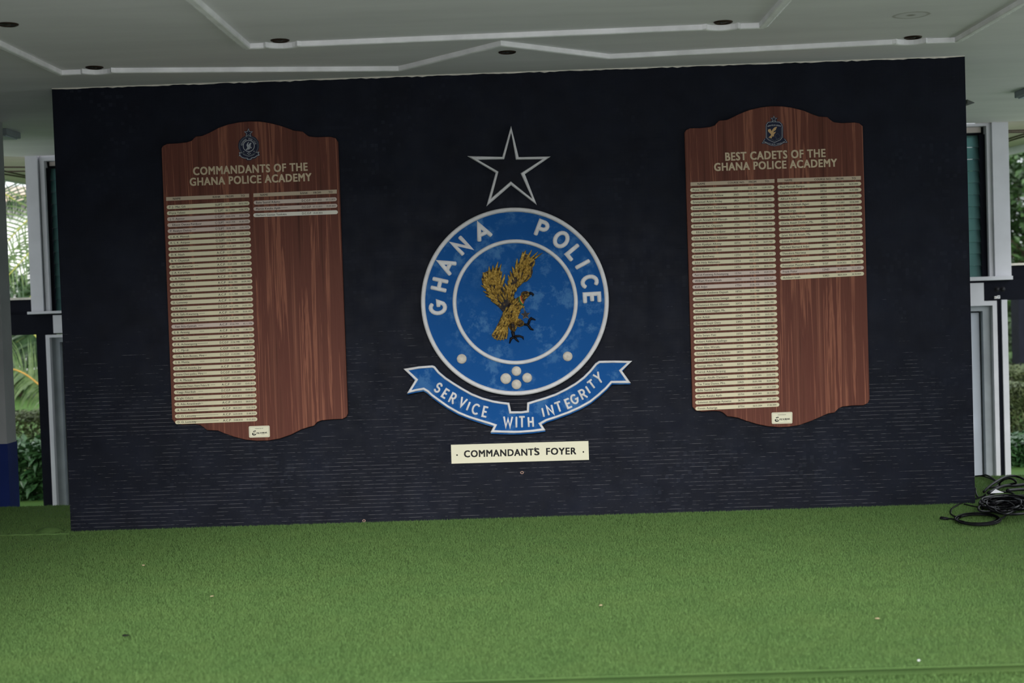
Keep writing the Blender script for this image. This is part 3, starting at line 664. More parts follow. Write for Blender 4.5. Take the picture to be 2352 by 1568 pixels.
def crest_shield(board):
    z = Zp((1730, 255), 17.42); k = 1
    bk = [(830, 165), (870, 255), (1000, 270), (930, 350), (960, 410), (1080, 420), (1180, 520), (1205, 640), (1205, 1070), (1290, 1110), (1395, 1270), (1230, 1290), (1100, 1370), (860, 1415), (640, 1380), (490, 1300), (320, 1310), (430, 1120), (500, 1070), (490, 560), (560, 440), (700, 410), (740, 350), (665, 270), (790, 255)]
    b = MB().slab(onwall(z(bk), y1), y1, BF + .0005).build('crest', M['decal'], board, label='small navy shield crest with tan bird printed at the board head')
    mb = MB(); mb.ridge(onwall(z(starpts((828, 320), 120, 48)), y1), .0020, .0005, y1, True)
    sh = [(520, 620), (530, 540), (600, 450), (760, 430), (900, 430), (1050, 445), (1140, 530), (1165, 620), (1165, 1050), (1090, 1150), (850, 1260), (610, 1150), (520, 1060)]
    mb.ridge(onwall(z(sh), y1), .0028, .0005, y1, True); mb.build('shield_outline', M['silver'], b)
    mb = MB(); mb.ridge(onwall(z([(555, 660), (555, 1040), (620, 1110), (760, 1140), (850, 1215), (940, 1140), (1060, 1110), (1125, 1040), (1125, 660)]), y1), .0040, .0005, y1); mb.build('inner_line', M['steel'], b)
    mb = MB(); mb.ridge(onwall(z([(470, 1110), (370, 1280), (500, 1275), (420, 1180), (500, 1265), (640, 1350), (860, 1390), (1090, 1345), (1220, 1250), (1300, 1160), (1220, 1250), (1350, 1250), (1250, 1110)]), y1), .0022, .0005, y1); mb.build('ribbon_outline', M['silver'], b)
    mb = MB(); arc_text(mb, 'GHANA POLICE ACADEMY', z([(840, 1390)])[0], 800 / 17.42, -18, 18, 3.0, y2, .02)
    ce = z([(850, 500)])[0]
    for i, ch in enumerate('SERVICE WITH INTEGRITY'):
        if ch == ' ': continue
        a = math.radians(27 - 54 * i / 21); u = np.array([math.cos(a), -math.sin(a)]); up = np.array([-math.sin(a), -math.cos(a)]); up = np.array([u[1], -u[0]])
        text_fit(mb, ch, np.array(ce) + np.array([-math.sin(a), math.cos(a)]) * 850 / 17.42, np.array([math.cos(a), math.sin(a)]), np.array([math.sin(a), -math.cos(a)]), 2.6, y2, .02, 'c')
    mb.build('lettering', M['silver'], b)
    mb = MB(); bird(mb, z, [(950, 625), (850, 655), (775, 730), (735, 810), (690, 710), (600, 735), (590, 800), (640, 860), (710, 920), (710, 970), (615, 1055), (740, 1090), (755, 1000), (775, 1030), (830, 1000), (830, 940), (870, 890), (910, 820), (850, 840), (800, 860), (830, 800), (900, 760)], y2); mb.build('bird', M['tan'], b)
    mb = MB(); mb.ridge(onwall(z([(880, 960), (985, 890), (1100, 1040), (960, 1130), (880, 960)]), y1), .0020, .0005, y1); mb.ridge(onwall(z([(850, 1000), (940, 1130), (1090, 1090)]), y1), .0020, .0005, y1); mb.build('book', M['steel'], b)
crest_round(b1); crest_shield(b2)

# ------------------------------------------------------------------ the big crest: star, round emblem, ribbon
z1 = Zp((920, 270), 4.238); z2 = Zp((920, 620), 3.267); ze = Zp((1080, 550), 6.03); r1 = Zp((920, 820), 8.254); r2 = Zp((1180, 810), 8.254)
so = z1([(1075, 78), (1150, 382), (1460, 376), (1210, 548), (1327, 850), (1075, 655), (835, 862), (925, 535), (650, 373), (990, 380)])
si = z1([(1077, 145), (1122, 408), (1380, 404), (1168, 540), (1280, 785), (1072, 618), (885, 780), (953, 523), (752, 408), (1008, 404)])
pc = at_y(1173, 390); st = thing('star_emblem', (pc[0], 0, pc[2]), 'large five-pointed star with white outline and dark middle, above the round blue emblem', 'star')
a = onwall(so, -.03); b = onwall(si, -.03); mb = MB(); V = []; Fc = []
for i in range(10):
    o_, n_ = np.array(a[i]), np.array(b[i])
    V += [(o_[0], 0, o_[1]), (o_[0], -.022, o_[1]), tuple(np.insert(o_ * .7 + n_ * .3, 1, -.030)), tuple(np.insert(o_ * .25 + n_ * .75, 1, -.030)), (n_[0], -.020, n_[1]), (n_[0], 0, n_[1])]
for i in range(10):
    j = (i + 1) % 10
    for k in range(5): Fc.append((i * 6 + k, i * 6 + k + 1, j * 6 + k + 1, j * 6 + k))
mb.add(V, Fc).build('outline', M['white'], st); MB().slab(b, -.016, 0).build('face', M['starface'], st, label='dark tiled face inside the white outline')

DC = (1182.6, 692.3); RO = 216.0; RI = 143.7
dc = at_y(*DC); em = thing('round_emblem', (dc[0], 0, dc[2]), 'large round blue emblem with gold eagle and raised white lettering, middle of dark wall', 'emblem')
YD = -.045
MB().slab(onwall(circ(DC, RO - 1.5, None, 96), YD), YD, 0, .006).build('disc', M['blue'], em, True)
em.children[0].data.polygons.foreach_set('use_smooth', [False] * len(em.children[0].data.polygons))
MB().ridge(onwall(circ(DC, RO - 5.2, None, 128), YD), .030, .018, YD, True, 9).build('outer_ring', M['white'], em, True)
MB().ridge(onwall(circ((1183.3, 693.3), RI - 4.3, None, 110), YD), .027, .016, YD, True, 9).build('inner_ring', M['white'], em, True)
A_ = lambda cx, cy, r, a0, a1, n=9, ry=None: [(cx + r * math.cos(math.radians(t)), cy + (ry or r) * math.sin(math.radians(t))) for t in np.linspace(a0, a1, n)]
GL = {'G': [A_(.5, .5, .42, 50, 310, 14, .5) + [(.92, .45), (.60, .45)]], 'H': [[(.12, 0), (.12, 1)], [(.88, 0), (.88, 1)], [(.12, .5), (.88, .5)]],
      'A': [[(.05, 0), (.5, 1), (.95, 0)], [(.22, .33), (.78, .33)]], 'N': [[(.12, 0), (.12, 1), (.88, 0), (.88, 1)]],
      'P': [[(.15, 0), (.15, 1), (.5, 1)] + A_(.5, .74, .34, 80, -80, 8, .26) + [(.15, .48)]], 'O': [A_(.5, .5, .43, 0, 345, 20, .5) + [(.93, .5)]],
      'L': [[(.2, 1), (.2, 0), (.85, 0)]], 'I': [[(.5, 0), (.5, 1)]], 'C': [A_(.55, .5, .43, 48, 312, 14, .5)], 'E': [[(.85, 1), (.2, 1), (.2, 0), (.88, 0)], [(.2, .5), (.75, .5)]],
      'S': [A_(.5, .74, .32, 20, 230, 9, .26) + A_(.5, .26, .34, 60, -160, 10, .26)], 'R': [[(.15, 0), (.15, 1), (.5, 1)] + A_(.5, .74, .32, 80, -80, 8, .26) + [(.15, .48)], [(.5, .48), (.9, 0)]],
      'V': [[(.08, 1), (.5, 0), (.92, 1)]], 'W': [[(.03, 1), (.26, 0), (.5, .8), (.74, 0), (.97, 1)]], 'T': [[(.05, 1), (.95, 1)], [(.5, 1), (.5, 0)]], 'Y': [[(.08, 1), (.5, .45)], [(.92, 1), (.5, .45), (.5, 0)]]}
def letter(ch, c, ang, wpx, hpx, stroke, y, parent, hgt):
    """ang: clockwise turn in degrees as seen"""
    t = math.radians(ang); u = np.array([math.cos(t), math.sin(t)]); up = np.array([math.sin(t), -math.cos(t)]); mb = MB()
    for s in GL[ch]:
        q = [tuple(np.array(c) + u * (x - .5) * wpx + up * (v - .5) * hpx) for x, v in s]
        cl = ch == 'O'
        if cl: q = q[:-1]
        mb.ridge(onwall(q, y), stroke, hgt, y, cl, 7)
    return mb.build('letter', M['white'], parent, True)
for ch, ang, wd in (('G', -94.5, 31), ('H', -77.4, 27), ('A', -62.3, 31), ('N', -43.8, 29), ('A', -25.1, 33), ('P', 20.6, 28), ('O', 36.8, 31), ('L', 50.5, 26), ('I', 61.2, 20), ('C', 75, 29), ('E', 87, 27)):
    a = math.radians(ang); letter(ch, (DC[0] + 177.5 * math.sin(a), DC[1] - 177.5 * math.cos(a)), ang, wd, 33, .0285, YD, em, .013)
for q, r in (((1060.5, 824), 11.4), ((1303.8, 818.3), 11.2), ((1186.3, 852), 11.3), ((1161.8, 869.2), 12.6), ((1210.8, 867.3), 11.4), ((1186.3, 882.6), 11.4)):
    MB().dome(onwall([q], YD)[0], r / 341, .020, YD, 28, 8).build('stud', M['stud'], em, True)

# eagle: one modelled relief body, dark feet, neck band, star pendant
E_ = lambda p, y=YD: onwall(ze([p]), y)[0]
sil = [(450, 1000), (400, 940), (330, 880), (300, 845), (250, 790), (235, 740), (215, 690), (190, 640), (160, 575), (168, 500), (180, 460), (220, 445), (260, 425), (300, 410), (350, 385), (400, 390), (425, 440), (430, 490), (430, 560), (428, 620), (440, 690),
       (455, 660), (480, 640), (520, 630), (530, 590), (540, 530), (560, 490), (590, 460), (620, 400), (665, 345), (695, 260), (740, 190), (785, 200), (830, 240), (880, 270), (900, 300), (885, 345), (862, 390), (865, 450), (845, 520), (790, 570), (730, 600), (690, 640), (640, 690), (615, 740), (605, 800), (640, 835),
       (680, 830), (695, 790), (705, 750), (735, 718), (790, 712), (830, 735), (815, 785), (780, 810), (750, 860), (735, 895), (718, 920), (700, 960), (690, 1010), (670, 1060), (660, 1090), (700, 1098), (742, 1150), (742, 1188), (690, 1212), (640, 1202), (625, 1230), (605, 1272), (580, 1270), (548, 1245), (530, 1200), (515, 1250), (502, 1370), (450, 1385), (385, 1390), (340, 1375), (305, 1345), (300, 1310), (345, 1240), (392, 1150), (422, 1080), (455, 1012)]
mb = MB().slab(onwall(ze(sil), YD - .012), YD - .012, YD + .002, .004)
def feather(p, q, wd, h, y0=YD - .010, n=7):
    p = np.array(E_(p)); q = np.array(E_(q)); t = np.linspace(0, 1, n); nrm = np.array([-(q - p)[1], (q - p)[0]]); bend = random.uniform(-.05, .05)
    pts = [p + (q - p) * s + nrm * bend * math.sin(math.pi * s) for s in t]; prof = np.array([.45, .8, 1, 1, .85, .55, .12])
    mb.ridge(pts, wd / 6.03 / 341 * prof, h * np.array([.5, .8, 1, 1, .9, .7, .35]), y0, False, 5, .010, False)
wing = [((250, 640), (175, 455), 62), ((280, 620), (262, 372), 46), ((310, 620), (315, 352), 46), ((340, 620), (386, 306), 46), ((370, 640), (432, 335), 42), ((390, 660), (440, 436), 42), ((410, 690), (480, 478), 44), ((230, 680), (160, 530), 60), ((320, 740), (148, 632), 42), ((350, 800), (176, 712), 42), ((385, 850), (210, 772), 44), ((430, 910), (284, 842), 48),
        ((720, 420), (1002, 183), 36), ((725, 400), (938, 168), 36), ((700, 400), (852, 142), 42), ((690, 390), (772, 147), 52), ((680, 400), (728, 165), 42), ((640, 470), (650, 262), 44), ((620, 520), (580, 372), 42), ((600, 560), (554, 432), 40), ((580, 600), (525, 488), 38), ((565, 650), (513, 568), 36), ((540, 710), (480, 602), 42), ((520, 750), (446, 645), 42),
        ((470, 1140), (298, 1330), 46), ((475, 1150), (330, 1372), 46), ((480, 1150), (372, 1396), 46), ((485, 1160), (418, 1402), 46), ((495, 1160), (462, 1396), 44), ((505, 1160), (502, 1380), 40)]
for p, q, wd in wing: feather(p, q, wd, .010)
def inside(p, poly):
    c = False; j = len(poly) - 1
    for i in range(len(poly)):
        (x1, y1_), (x2, y2_) = poly[i], poly[j]
        if (y1_ > p[1]) != (y2_ > p[1]) and p[0] < (x2 - x1) * (p[1] - y1_) / (y2_ - y1_) + x1: c = not c
        j = i
    return c
cnt = 0
while cnt < 260:
    p = (random.uniform(160, 880), random.uniform(220, 1290))
    if not inside(p, sil): continue
    if p[1] > 880 and p[0] > 400: d = np.array([-.55, .83]); L = random.uniform(55, 95)
    elif p[0] < 470 and p[1] < 960: d = np.array(p) - np.array([520, 1060.]); L = random.uniform(60, 110)
    elif p[1] < 900: d = np.array(p) - np.array([520, 1010.]); L = random.uniform(60, 105)
    else: continue
    d = d / np.linalg.norm(d) + np.array([random.uniform(-.25, .25), random.uniform(-.25, .25)]); q = np.array(p) + d * L
    if not inside(tuple(q), sil): continue
    feather(p, tuple(q), random.uniform(24, 40), random.uniform(.009, .016)); cnt += 1
for _ in range(70):
    a = random.random(); p = (660 - 190 * a + random.uniform(-45, 45), 850 + 300 * a + random.uniform(-40, 40)); feather(p, (p[0] - random.uniform(25, 45), p[1] + random.uniform(40, 62)), random.uniform(22, 34), .009, YD - .020)
mb.dome(E_((575, 960)), 150 / 6.03 / 341, .018, YD - .006, 24, 7, 75 / 6.03 / 341, math.radians(62))
mb.dome(E_((660, 870)), 95 / 6.03 / 341, .017, YD - .006, 20, 6, 55 / 6.03 / 341, math.radians(52))
mb.dome(E_((480, 1110)), 110 / 6.03 / 341, .014, YD - .006, 20, 6, 50 / 6.03 / 341, math.radians(62))
mb.dome(E_((765, 757)), 62 / 6.03 / 341, .030, YD - .006, 20, 6, 44 / 6.03 / 341, math.radians(-8))
mb.dome(E_((735, 815)), 60 / 6.03 / 341, .026, YD - .006, 20, 6, 38 / 6.03 / 341, math.radians(52))
mb.dome(E_((690, 1155)), 62 / 6.03 / 341, .028, YD - .006, 20, 6, 48 / 6.03 / 341, math.radians(-20)); mb.dome(E_((590, 1195)), 85 / 6.03 / 341, .026, YD - .006, 20, 6, 45 / 6.03 / 341, math.radians(-80))
eg = mb.build('eagle', M['gold'], em, False, label='gold and black relief eagle with raised wings')
mb = MB()
for ps, wd in (([(745, 1172), (800, 1180), (838, 1235), (872, 1250)], [30, 36, 34, 22]), ([(800, 1180), (822, 1115), (850, 1080)], [36, 36, 30]), ([(835, 1100), (870, 1098), (903, 1112)], [26, 28, 14])): mb.ridge([E_(p) for p in ps], np.array(wd) / 6.03 / 341, .016, YD - .004, False, 6)
mb.build('foot', M['dark'], eg, True, label='dark raised foot'); mb = MB()
for ps, wd in (([(590, 1275), (600, 1335), (620, 1350)], [52, 42, 40]), ([(610, 1345), (565, 1370), (545, 1435)], [34, 36, 16]), ([(600, 1340), (680, 1335), (728, 1352), (738, 1385)], [36, 32, 26, 10]), ([(610, 1350), (640, 1385), (672, 1415)], [34, 32, 16])): mb.ridge([E_(p) for p in ps], np.array(wd) / 6.03 / 341, .016, YD - .004, False, 6)
mb.build('foot', M['dark'], eg, True, label='dark standing foot')
mb = MB(); mb.ridge([E_(p) for p in [(825, 742), (855, 748), (872, 762), (866, 786)]], np.array([44, 36, 26, 8]) / 6.03 / 341, .022, YD - .006, False, 6); mb.build('beak', M['dark'], eg, True)
MB().dome(E_((775, 748)), 9 / 6.03 / 341, .006, YD - .033, 10, 4).build('eye', M['dark'], eg, True)
mb = MB(); Yb = YD - .026
for i, (ps, m_) in enumerate((([(703, 780), (712, 830), (738, 880)], 0), ([(690, 786), (698, 838), (726, 888)], 1), ([(676, 795), (684, 850), (714, 898), (740, 895)], 2))):
    mb.cur = m_; mb.ridge([E_(p) for p in smooth_path(ps, 4)], 15 / 6.03 / 341, .006, Yb, False, 5, .016)
mb.build('neck_band', M['red'], eg, True, mats=[M['red'], M['yellow'], M['green']], label='red, yellow and green neck band')
mb = MB(); mb.dome(E_((738, 932)), 15 / 6.03 / 341, .012, YD - .008, 14, 5); mb.ridge([E_((738, 940)), E_((752, 985))], 9 / 6.03 / 341, .008, YD - .006, False, 5); mb.build('pendant_bead', M['bead'], eg, True)
sp = starpts((765, 1040), 66, 28, -95); mb = MB(); mb.slab(onwall(ze(sp), YD - .018), YD - .018, YD - .002); ps = mb.build('pendant_star', M['dark'], eg, label='small black star hanging from neck band')
sp = starpts((765, 1042), 69, 30.5, -95); MB().slab(onwall(ze(sp), YD - .013), YD - .013, YD - .002).build('pendant_edge', M['bead'], eg)

# ribbon
cen = r1([(105, 235), (350, 195), (600, 176), (640, 190), (720, 290), (850, 400), (1000, 500), (1180, 610), (1350, 705), (1550, 785), (1750, 840), (1900, 865), (2045, 882), (2078, 1048)]) + \
    r2([(150, 1128), (270, 1110), (275, 958), (420, 915), (600, 860), (800, 790), (1000, 690), (1180, 585), (1330, 470), (1450, 350), (1560, 215), (1625, 172), (1900, 168), (2195, 172), (2020, 335), (2175, 550), (1850, 552), (1750, 665), (1600, 800), (1450, 920), (1250, 1032), (1050, 1122), (800, 1215), (620, 1272), (495, 1340), (565, 1448), (350, 1478), (120, 1495)]) + \
    r1([(2146, 1415), (1900, 1408), (1740, 1402), (1800, 1288), (1700, 1255), (1500, 1195), (1300, 1132), (1100, 1050), (900, 935), (750, 830), (600, 720), (520, 645), (440, 598), (300, 622), (165, 655), (308, 425)])
rc = at_y(1191, 930); rb = thing('ribbon_banner', (rc[0], 0, rc[2]), 'blue scroll ribbon with white border and raised motto, curving under the round emblem', 'ribbon')
cw = np.array(onwall(cen, -.035)); YR = -.040
def offset(P, d):
    T0 = P - np.roll(P, 1, 0); T1 = np.roll(P, -1, 0) - P; T0 /= np.linalg.norm(T0, axis=1)[:, None]; T1 /= np.linalg.norm(T1, axis=1)[:, None]
    N0 = np.stack([-T0[:, 1], T0[:, 0]], 1); N1 = np.stack([-T1[:, 1], T1[:, 0]], 1); m_ = N0 + N1; m_ /= np.linalg.norm(m_, axis=1)[:, None]; c = np.clip((m_ * N0).sum(1), .5, 1)
    return P + m_ / c[:, None] * d
body = offset(cw, .008); low = np.array([1.0 if p[1] < q[1] else .0 for p, q in zip(body, cw)]); body[:, 1] -= low * .010
MB().slab([tuple(p) for p in body], YR, -.001, .004).build('ribbon', M['blue'], rb)
MB().ridge([tuple(p) for p in cw], .0165, .010, YR, True, 7).build('border', M['white'], rb, True)
for ch, p, ang, wd, hp in (('S', (715, 580), 33, 15, 21), ('E', (850, 690), 33, 12.5, 20), ('R', (990, 780), 27, 14, 22), ('V', (1180, 855), 24, 15, 20), ('I', (1285, 928), 22, 8, 19), ('C', (1425, 985), 17, 18, 22), ('E', (1600, 1035), 13, 13, 22), ('W', (2037, 1228), 1, 20, 23), ('I', (2196, 1230), 0, 8, 23)):
    letter(ch, r1([p])[0], ang, wd, hp, .0145, YR, rb, .008)
for ch, p, ang, wd, hp in (('T', (155, 1310), -1, 13, 23), ('H', (322, 1310), -3, 13, 21), ('I', (555, 1130), -13, 8, 19), ('N', (690, 1085), -15, 15, 20), ('T', (850, 1025), -19, 14, 21), ('E', (1030, 960), -22, 14, 20), ('G', (1150, 880), -26, 17, 20), ('R', (1310, 785), -27, 15, 21), ('I', (1405, 700), -33, 8, 17), ('T', (1480, 600), -37, 13, 19), ('Y', (1605, 475), -33, 15, 24)):
    letter(ch, r2([p])[0], ang, wd, hp, .0145, YR, rb, .008)

# sign
q = [(1035.6, 1021.3), (1351.5, 1012.4), (1352.9, 1055.8), (1037, 1064.7)]; c = at_y(1194, 1038)
sg = thing('foyer_sign', (c[0], 0, c[2]), 'long cream sign with black capitals reading foyer, on dark wall below the blue ribbon', 'sign')
MB().slab(onwall(q, -.012), -.012, 0, .0012).build('plate', M['sign'], sg); zs = Zp((1020, 1000), 6.72); mb = MB(); ys = -.0126
text_px(mb, 'COMMANDANT', zs([(308, 334)])[0], zs([(1386, 303)])[0], 15.4, ys, .034); text_px(mb, 'S', zs([(1393, 301)])[0], zs([(1475, 298)])[0], 15.4, ys, .034)
mb.ridge(onwall(zs([(1393, 205), (1413, 183)]), ys), .0055, .0003, ys); mb.build('word_text', M['ink'], sg)
text_px(MB(), 'FOYER', zs([(1575, 295)])[0], zs([(2042, 287)])[0], 15.4, ys, .034).build('word_text', M['ink'], sg)
for p in ((200, 301), (2150, 252)): MB().dome(onwall(zs([p]), -.012)[0], .0055, .003, -.012, 14, 4).build('screw', M['ink'], sg, True)

# ------------------------------------------------------------------ facade behind, left and right of the wall
YB = 4.05
def fx(px, py, y=YB): return at_y(px, py, y)[0]
def fz(px, py, y=YB): return at_y(px, py, y)[2]
GZ = -.6
def fbox(mb, x0, x1, ym, ztop, zbot, yf, dep):
    """upright box: x0/x1 viewed columns at viewed row ym; ztop/zbot are heights"""
    return mb.box(fx(x0, ym, yf), fx(x1, ym, yf), yf, yf + dep, zbot, ztop)
# back wall, hidden in the middle, so that the openings do not show through
def facade(side):
    L = side == 'left'
    if L:
        e = dict(pil=(64.5, 92.5, 540), strip=(95, 105.5, 540), inner=106, sill=(62, 150, 718), beam=(8, 150, 727), panel=(123, 150, 745), fr=(114, 123, 965), post=(90, 114, 965), jx=(135, 142), gx=(142, 145))
        zt = {k: fz(90, v) for k, v in dict(siltop=715, silbot=721, beamtop=692, beambot=768, pt=725, pb=766, ft=769.5, fi=776, d2=787, d3=790, l1=369, l2=384).items()}
    else:
        e = dict(pil=(2282, 2319.5, 456), strip=(2271.5, 2282, 456), inner=2270.5, sill=(2215, 2327, 638), beam=(2215, 2420, 667), panel=(2215, 2259, 670), fr=(2283, 2293, 890), post=(2293, 2305, 890), jx=(2262, 2266), gx=(2259, 2262))
        zt = {k: fz(2265, v) for k, v in dict(siltop=635, silbot=644, beamtop=643, beambot=690.5, pt=649, pb=691, ft=691, fi=701.5, d2=714, d3=717.5, l1=288, l2=306).items()}
    sg_ = -1 if L else 1
    # pilaster and window surround
    p = MB(); fbox(p, *e['pil'], HC, zt['siltop'], YB, .34); p = p.build('wall_' + side, M['wall']); struct(p, 'white pilaster beside the %s window behind the dark wall' % side)
    w_ = MB(); xi = fx(*e['strip'][::2] if L else (e['strip'][0], e['strip'][2])); x0 = fx(e['strip'][0], e['strip'][2]); x1 = fx(e['strip'][1], e['strip'][2]); xin = x1 if L else x0
    w_.box(x0, x1, YB + .03, YB + .3, zt['siltop'], HC); w_.box(xin, sg_ * 2.4, YB + .03, YB + .3, zt['l1'], HC)
    win = w_.build('window_1' if L else 'window_2', M['wall']); struct(win, 'tall louvred window at the %s behind the dark wall' % side)
    MB().box(xin, sg_ * 2.4, YB + .13, YB + .3, zt['l2'], zt['l1']).box(xin, xin - sg_ * (.035 if L else .055), YB + .08, YB + .3, zt['siltop'], zt['l2']).build('window_frame', M['black'], win)
    MB().box(xin - sg_ * .03, sg_ * 2.4, YB + .10, YB + .135, zt['l2'] + .02, zt['l1'] - .002).build('window_head', M['soffit'], win)
    n = 12; hh = (zt['l2'] - zt['siltop']) / n
    for i in range(n):
        z0 = zt['siltop'] + i * hh; xa, xb = sorted((xin - sg_ * (.034 if L else .054), sg_ * 2.4))
        MB().add([(xa, YB + .10, z0 - .004), (xb, YB + .10, z0 - .004), (xb, YB + .125, z0 + hh - .005), (xa, YB + .125, z0 + hh - .005), (xa, YB + .106, z0 - .004), (xb, YB + .106, z0 - .004), (xb, YB + .131, z0 + hh - .005), (xa, YB + .131, z0 + hh - .005)],
                 [(0, 1, 2, 3), (7, 6, 5, 4), (0, 4, 5, 1), (1, 5, 6, 2), (2, 6, 7, 3), (3, 7, 4, 0)]).build('louvre', M['glass'], win)
    xs0, xs1 = fx(e['sill'][0], e['sill'][2], YB - .05), fx(e['sill'][1], e['sill'][2], YB - .05)
    if L: xs1 = -2.4
    else: xs0 = 2.4
    struct(MB().bbox(min(xs0, xs1), max(xs0, xs1), YB - .05, YB + .3, zt['silbot'], zt['siltop'], .004).build('trim_4' if L else 'trim_5', M['wall']), 'white sill under the %s window' % side)
    bx0, bx1 = fx(e['beam'][0], e['beam'][2]), fx(e['beam'][1], e['beam'][2])
    if L: bx0 -= 1.6; bx1 = -2.4
    else: bx0 = 2.4; bx1 += 1.6
    bm_ = MB().box(bx0, bx1, YB + .02, YB + .36, zt['beambot'], zt['silbot'] + .002).build('beam_' + side, M['black']); struct(bm_, 'black beam between the %s window and door' % side)
    # outer stretch of beam with pale ledge on top
    if L: lx0, lx1, lt = fx(-700, 690), fx(66, 690), fz(30, 689)
    else: lx0, lx1, lt = fx(2326, 610), fx(3000, 610), fz(2338, 609)
    ob = MB().box(lx0, lx1, YB + .10, YB + .5, zt['silbot'] - .02, lt).build('beam_' + side + '_outer', M['black']); struct(ob, 'outer run of the %s black beam' % side)
    MB().box(lx0, lx1, YB + .07, YB + .5, lt, lt + .022).build('ledge', M['plaster'], ob)
    px0, px1 = fx(e['panel'][0], e['panel'][2]), fx(e['panel'][1], e['panel'][2])
    if L: px1 = -2.4
    else: px0 = 2.4
    pn = MB().box(px0, px1, YB - .012, YB + .02, zt['pb'], zt['pt']); struct(pn.build('trim_6' if L else 'trim_7', M['wall']), 'plain white board over the %s door' % side)
    # door
    d = MB(); a0, a1 = fx(e['fr'][0], e['fr'][2]), fx(e['fr'][1], e['fr'][2]); d.box(a0, a1, YB - .015, YB + .05, GZ, zt['ft']); d.box(a1 if L else a0, sg_ * 2.4, YB - .015, YB + .05, zt['fi'], zt['ft'])
    dr = d.build('door_1' if L else 'door_2', M['wall']); struct(dr, 'white framed door at the %s behind the dark wall' % side)
    e1 = a1 if L else a0
    MB().box(e1, e1 - sg_ * .075, YB + .05, YB + .22, GZ, zt['fi']).box(e1 - sg_ * .075, sg_ * 2.4, YB + .05, YB + .22, zt['d2'], zt['fi']).build('jamb', M['jamb'], dr)
    MB().box(e1 - sg_ * .075, e1 - sg_ * .088, YB + .16, YB + .22, GZ, zt['d2']).box(e1 - sg_ * .088, sg_ * 2.4, YB + .16, YB + .22, zt['d3'], zt['d2']).build('gap', M['black'], dr)
    lf = MB().bbox(min(e1 - sg_ * .088, sg_ * 2.4), max(e1 - sg_ * .088, sg_ * 2.4), YB + .12, YB + .17, GZ + .01, zt['d3'], .004).build('door_leaf', M['door'], dr)
    if not L: MB().box(fx(2232, 960), fx(2240, 960), YB + .06, YB + .12, fz(2238, 995), fz(2238, 960)).build('lock_box', M['socket'], dr)
    o0, o1 = fx(e['post'][0], e['post'][2]), fx(e['post'][1], e['post'][2])
    struct(MB().box(o0, o1, YB + .02, YB + .30, GZ, zt['beambot'] + .001).build('post_' + side, M['black']), 'black post beside the %s door' % side)
    struct(MB().box(-2.4 if L else 0, 0 if L else 2.4, YB + .02, YB + .3, GZ, HC).build('wall_back_' + side, M['grey']), 'back wall hidden by the dark tiled wall')
    return zt
zl = facade('left'); zr = facade('right')
x0, x1 = fx(2305, 890), fx(2318, 890); struct(MB().box(x0, x1, YB + .0, YB + .22, GZ, zr['beambot'] + .004).build('post_white', M['wall']), 'narrow white post at the outer right of the black post')
# fittings on the right beam
def onbeam(px, py): q = at_y(px, py, YB + .02); return q
for px, lb in ((2290, 'left one of two round black knobs on the black beam at right'), (2303, 'right one of two round black knobs on the black beam at right')):
    q = onbeam(px, 664); t = thing('round_switch', (q[0], YB + .02, q[2]), lb, 'switch', 'round knobs on the black beam')
    MB().dome((q[0], q[2]), .021, .022, YB + .02, 20, 6).build('knob', M['knob'], t, True); MB().dome((q[0], q[2]), .026, .006, YB + .02, 20, 4).build('base', M['knob'], t, True)
q = onbeam(2289, 682.5); t = thing('wall_socket', (q[0], YB + .02, q[2]), 'small white socket pair on the black beam above the black post', 'socket')
MB().bbox(q[0] - .026, q[0] + .001, YB + .0, YB + .02, q[2] - .014, q[2] + .011, .002).build('socket_body', M['socket'], t); MB().bbox(q[0], q[0] + .026, YB - .004, YB + .02, q[2] - .013, q[2] + .017, .002).build('socket_cover', M['socket'], t)
MB().dome((q[0] - .016, q[2] - .002), .006, .004, YB, 10, 3).build('neon', M['scrap'], t, True); MB().dome((q[0] + .014, q[2] + .004), .006, .003, YB - .004, 10, 3).build('hole', M['knob'], t, True)

# grey and blue square column at the far left
cx1 = at_y(11, 900, 1.42)[0]; cz = at_y(12, 1019, 1.42)[2]
cl = MB().box(cx1 - .34, cx1, 1.42, 1.62, cz, HC).build('column_left', M['grey']); struct(cl, 'square grey column with navy blue base at far left')
MB().box(cx1 - .345, cx1 + .004, 1.416, 1.624, GZ, cz).build('column_base', M['navy'], cl, label='navy blue painted base')
struct(MB().box(-5.2, -5.0, -5.8, 2.2, -.6, HC).build('wall_side_left', M['grey']), 'side wall at the left end of the deck')  # unseen wall added to block light from the left
struct(MB().box(5.0, 5.2, -5.8, -3.4, -.6, HC).build('wall_side_right', M['grey']), 'side wall at the right end of the deck')  # unseen shorter wall added to hold back light from the right
for sx in (-1, 1):
    struct(MB().box(sx * 3.0, sx * 5.2, -5.85, -5.6, -.6, HC).build('wall_front_' + ('left' if sx < 0 else 'right'), M['grey']), 'front wall beside the wide opening of the deck')  # unseen wing walls added so the light falls off towards the sides

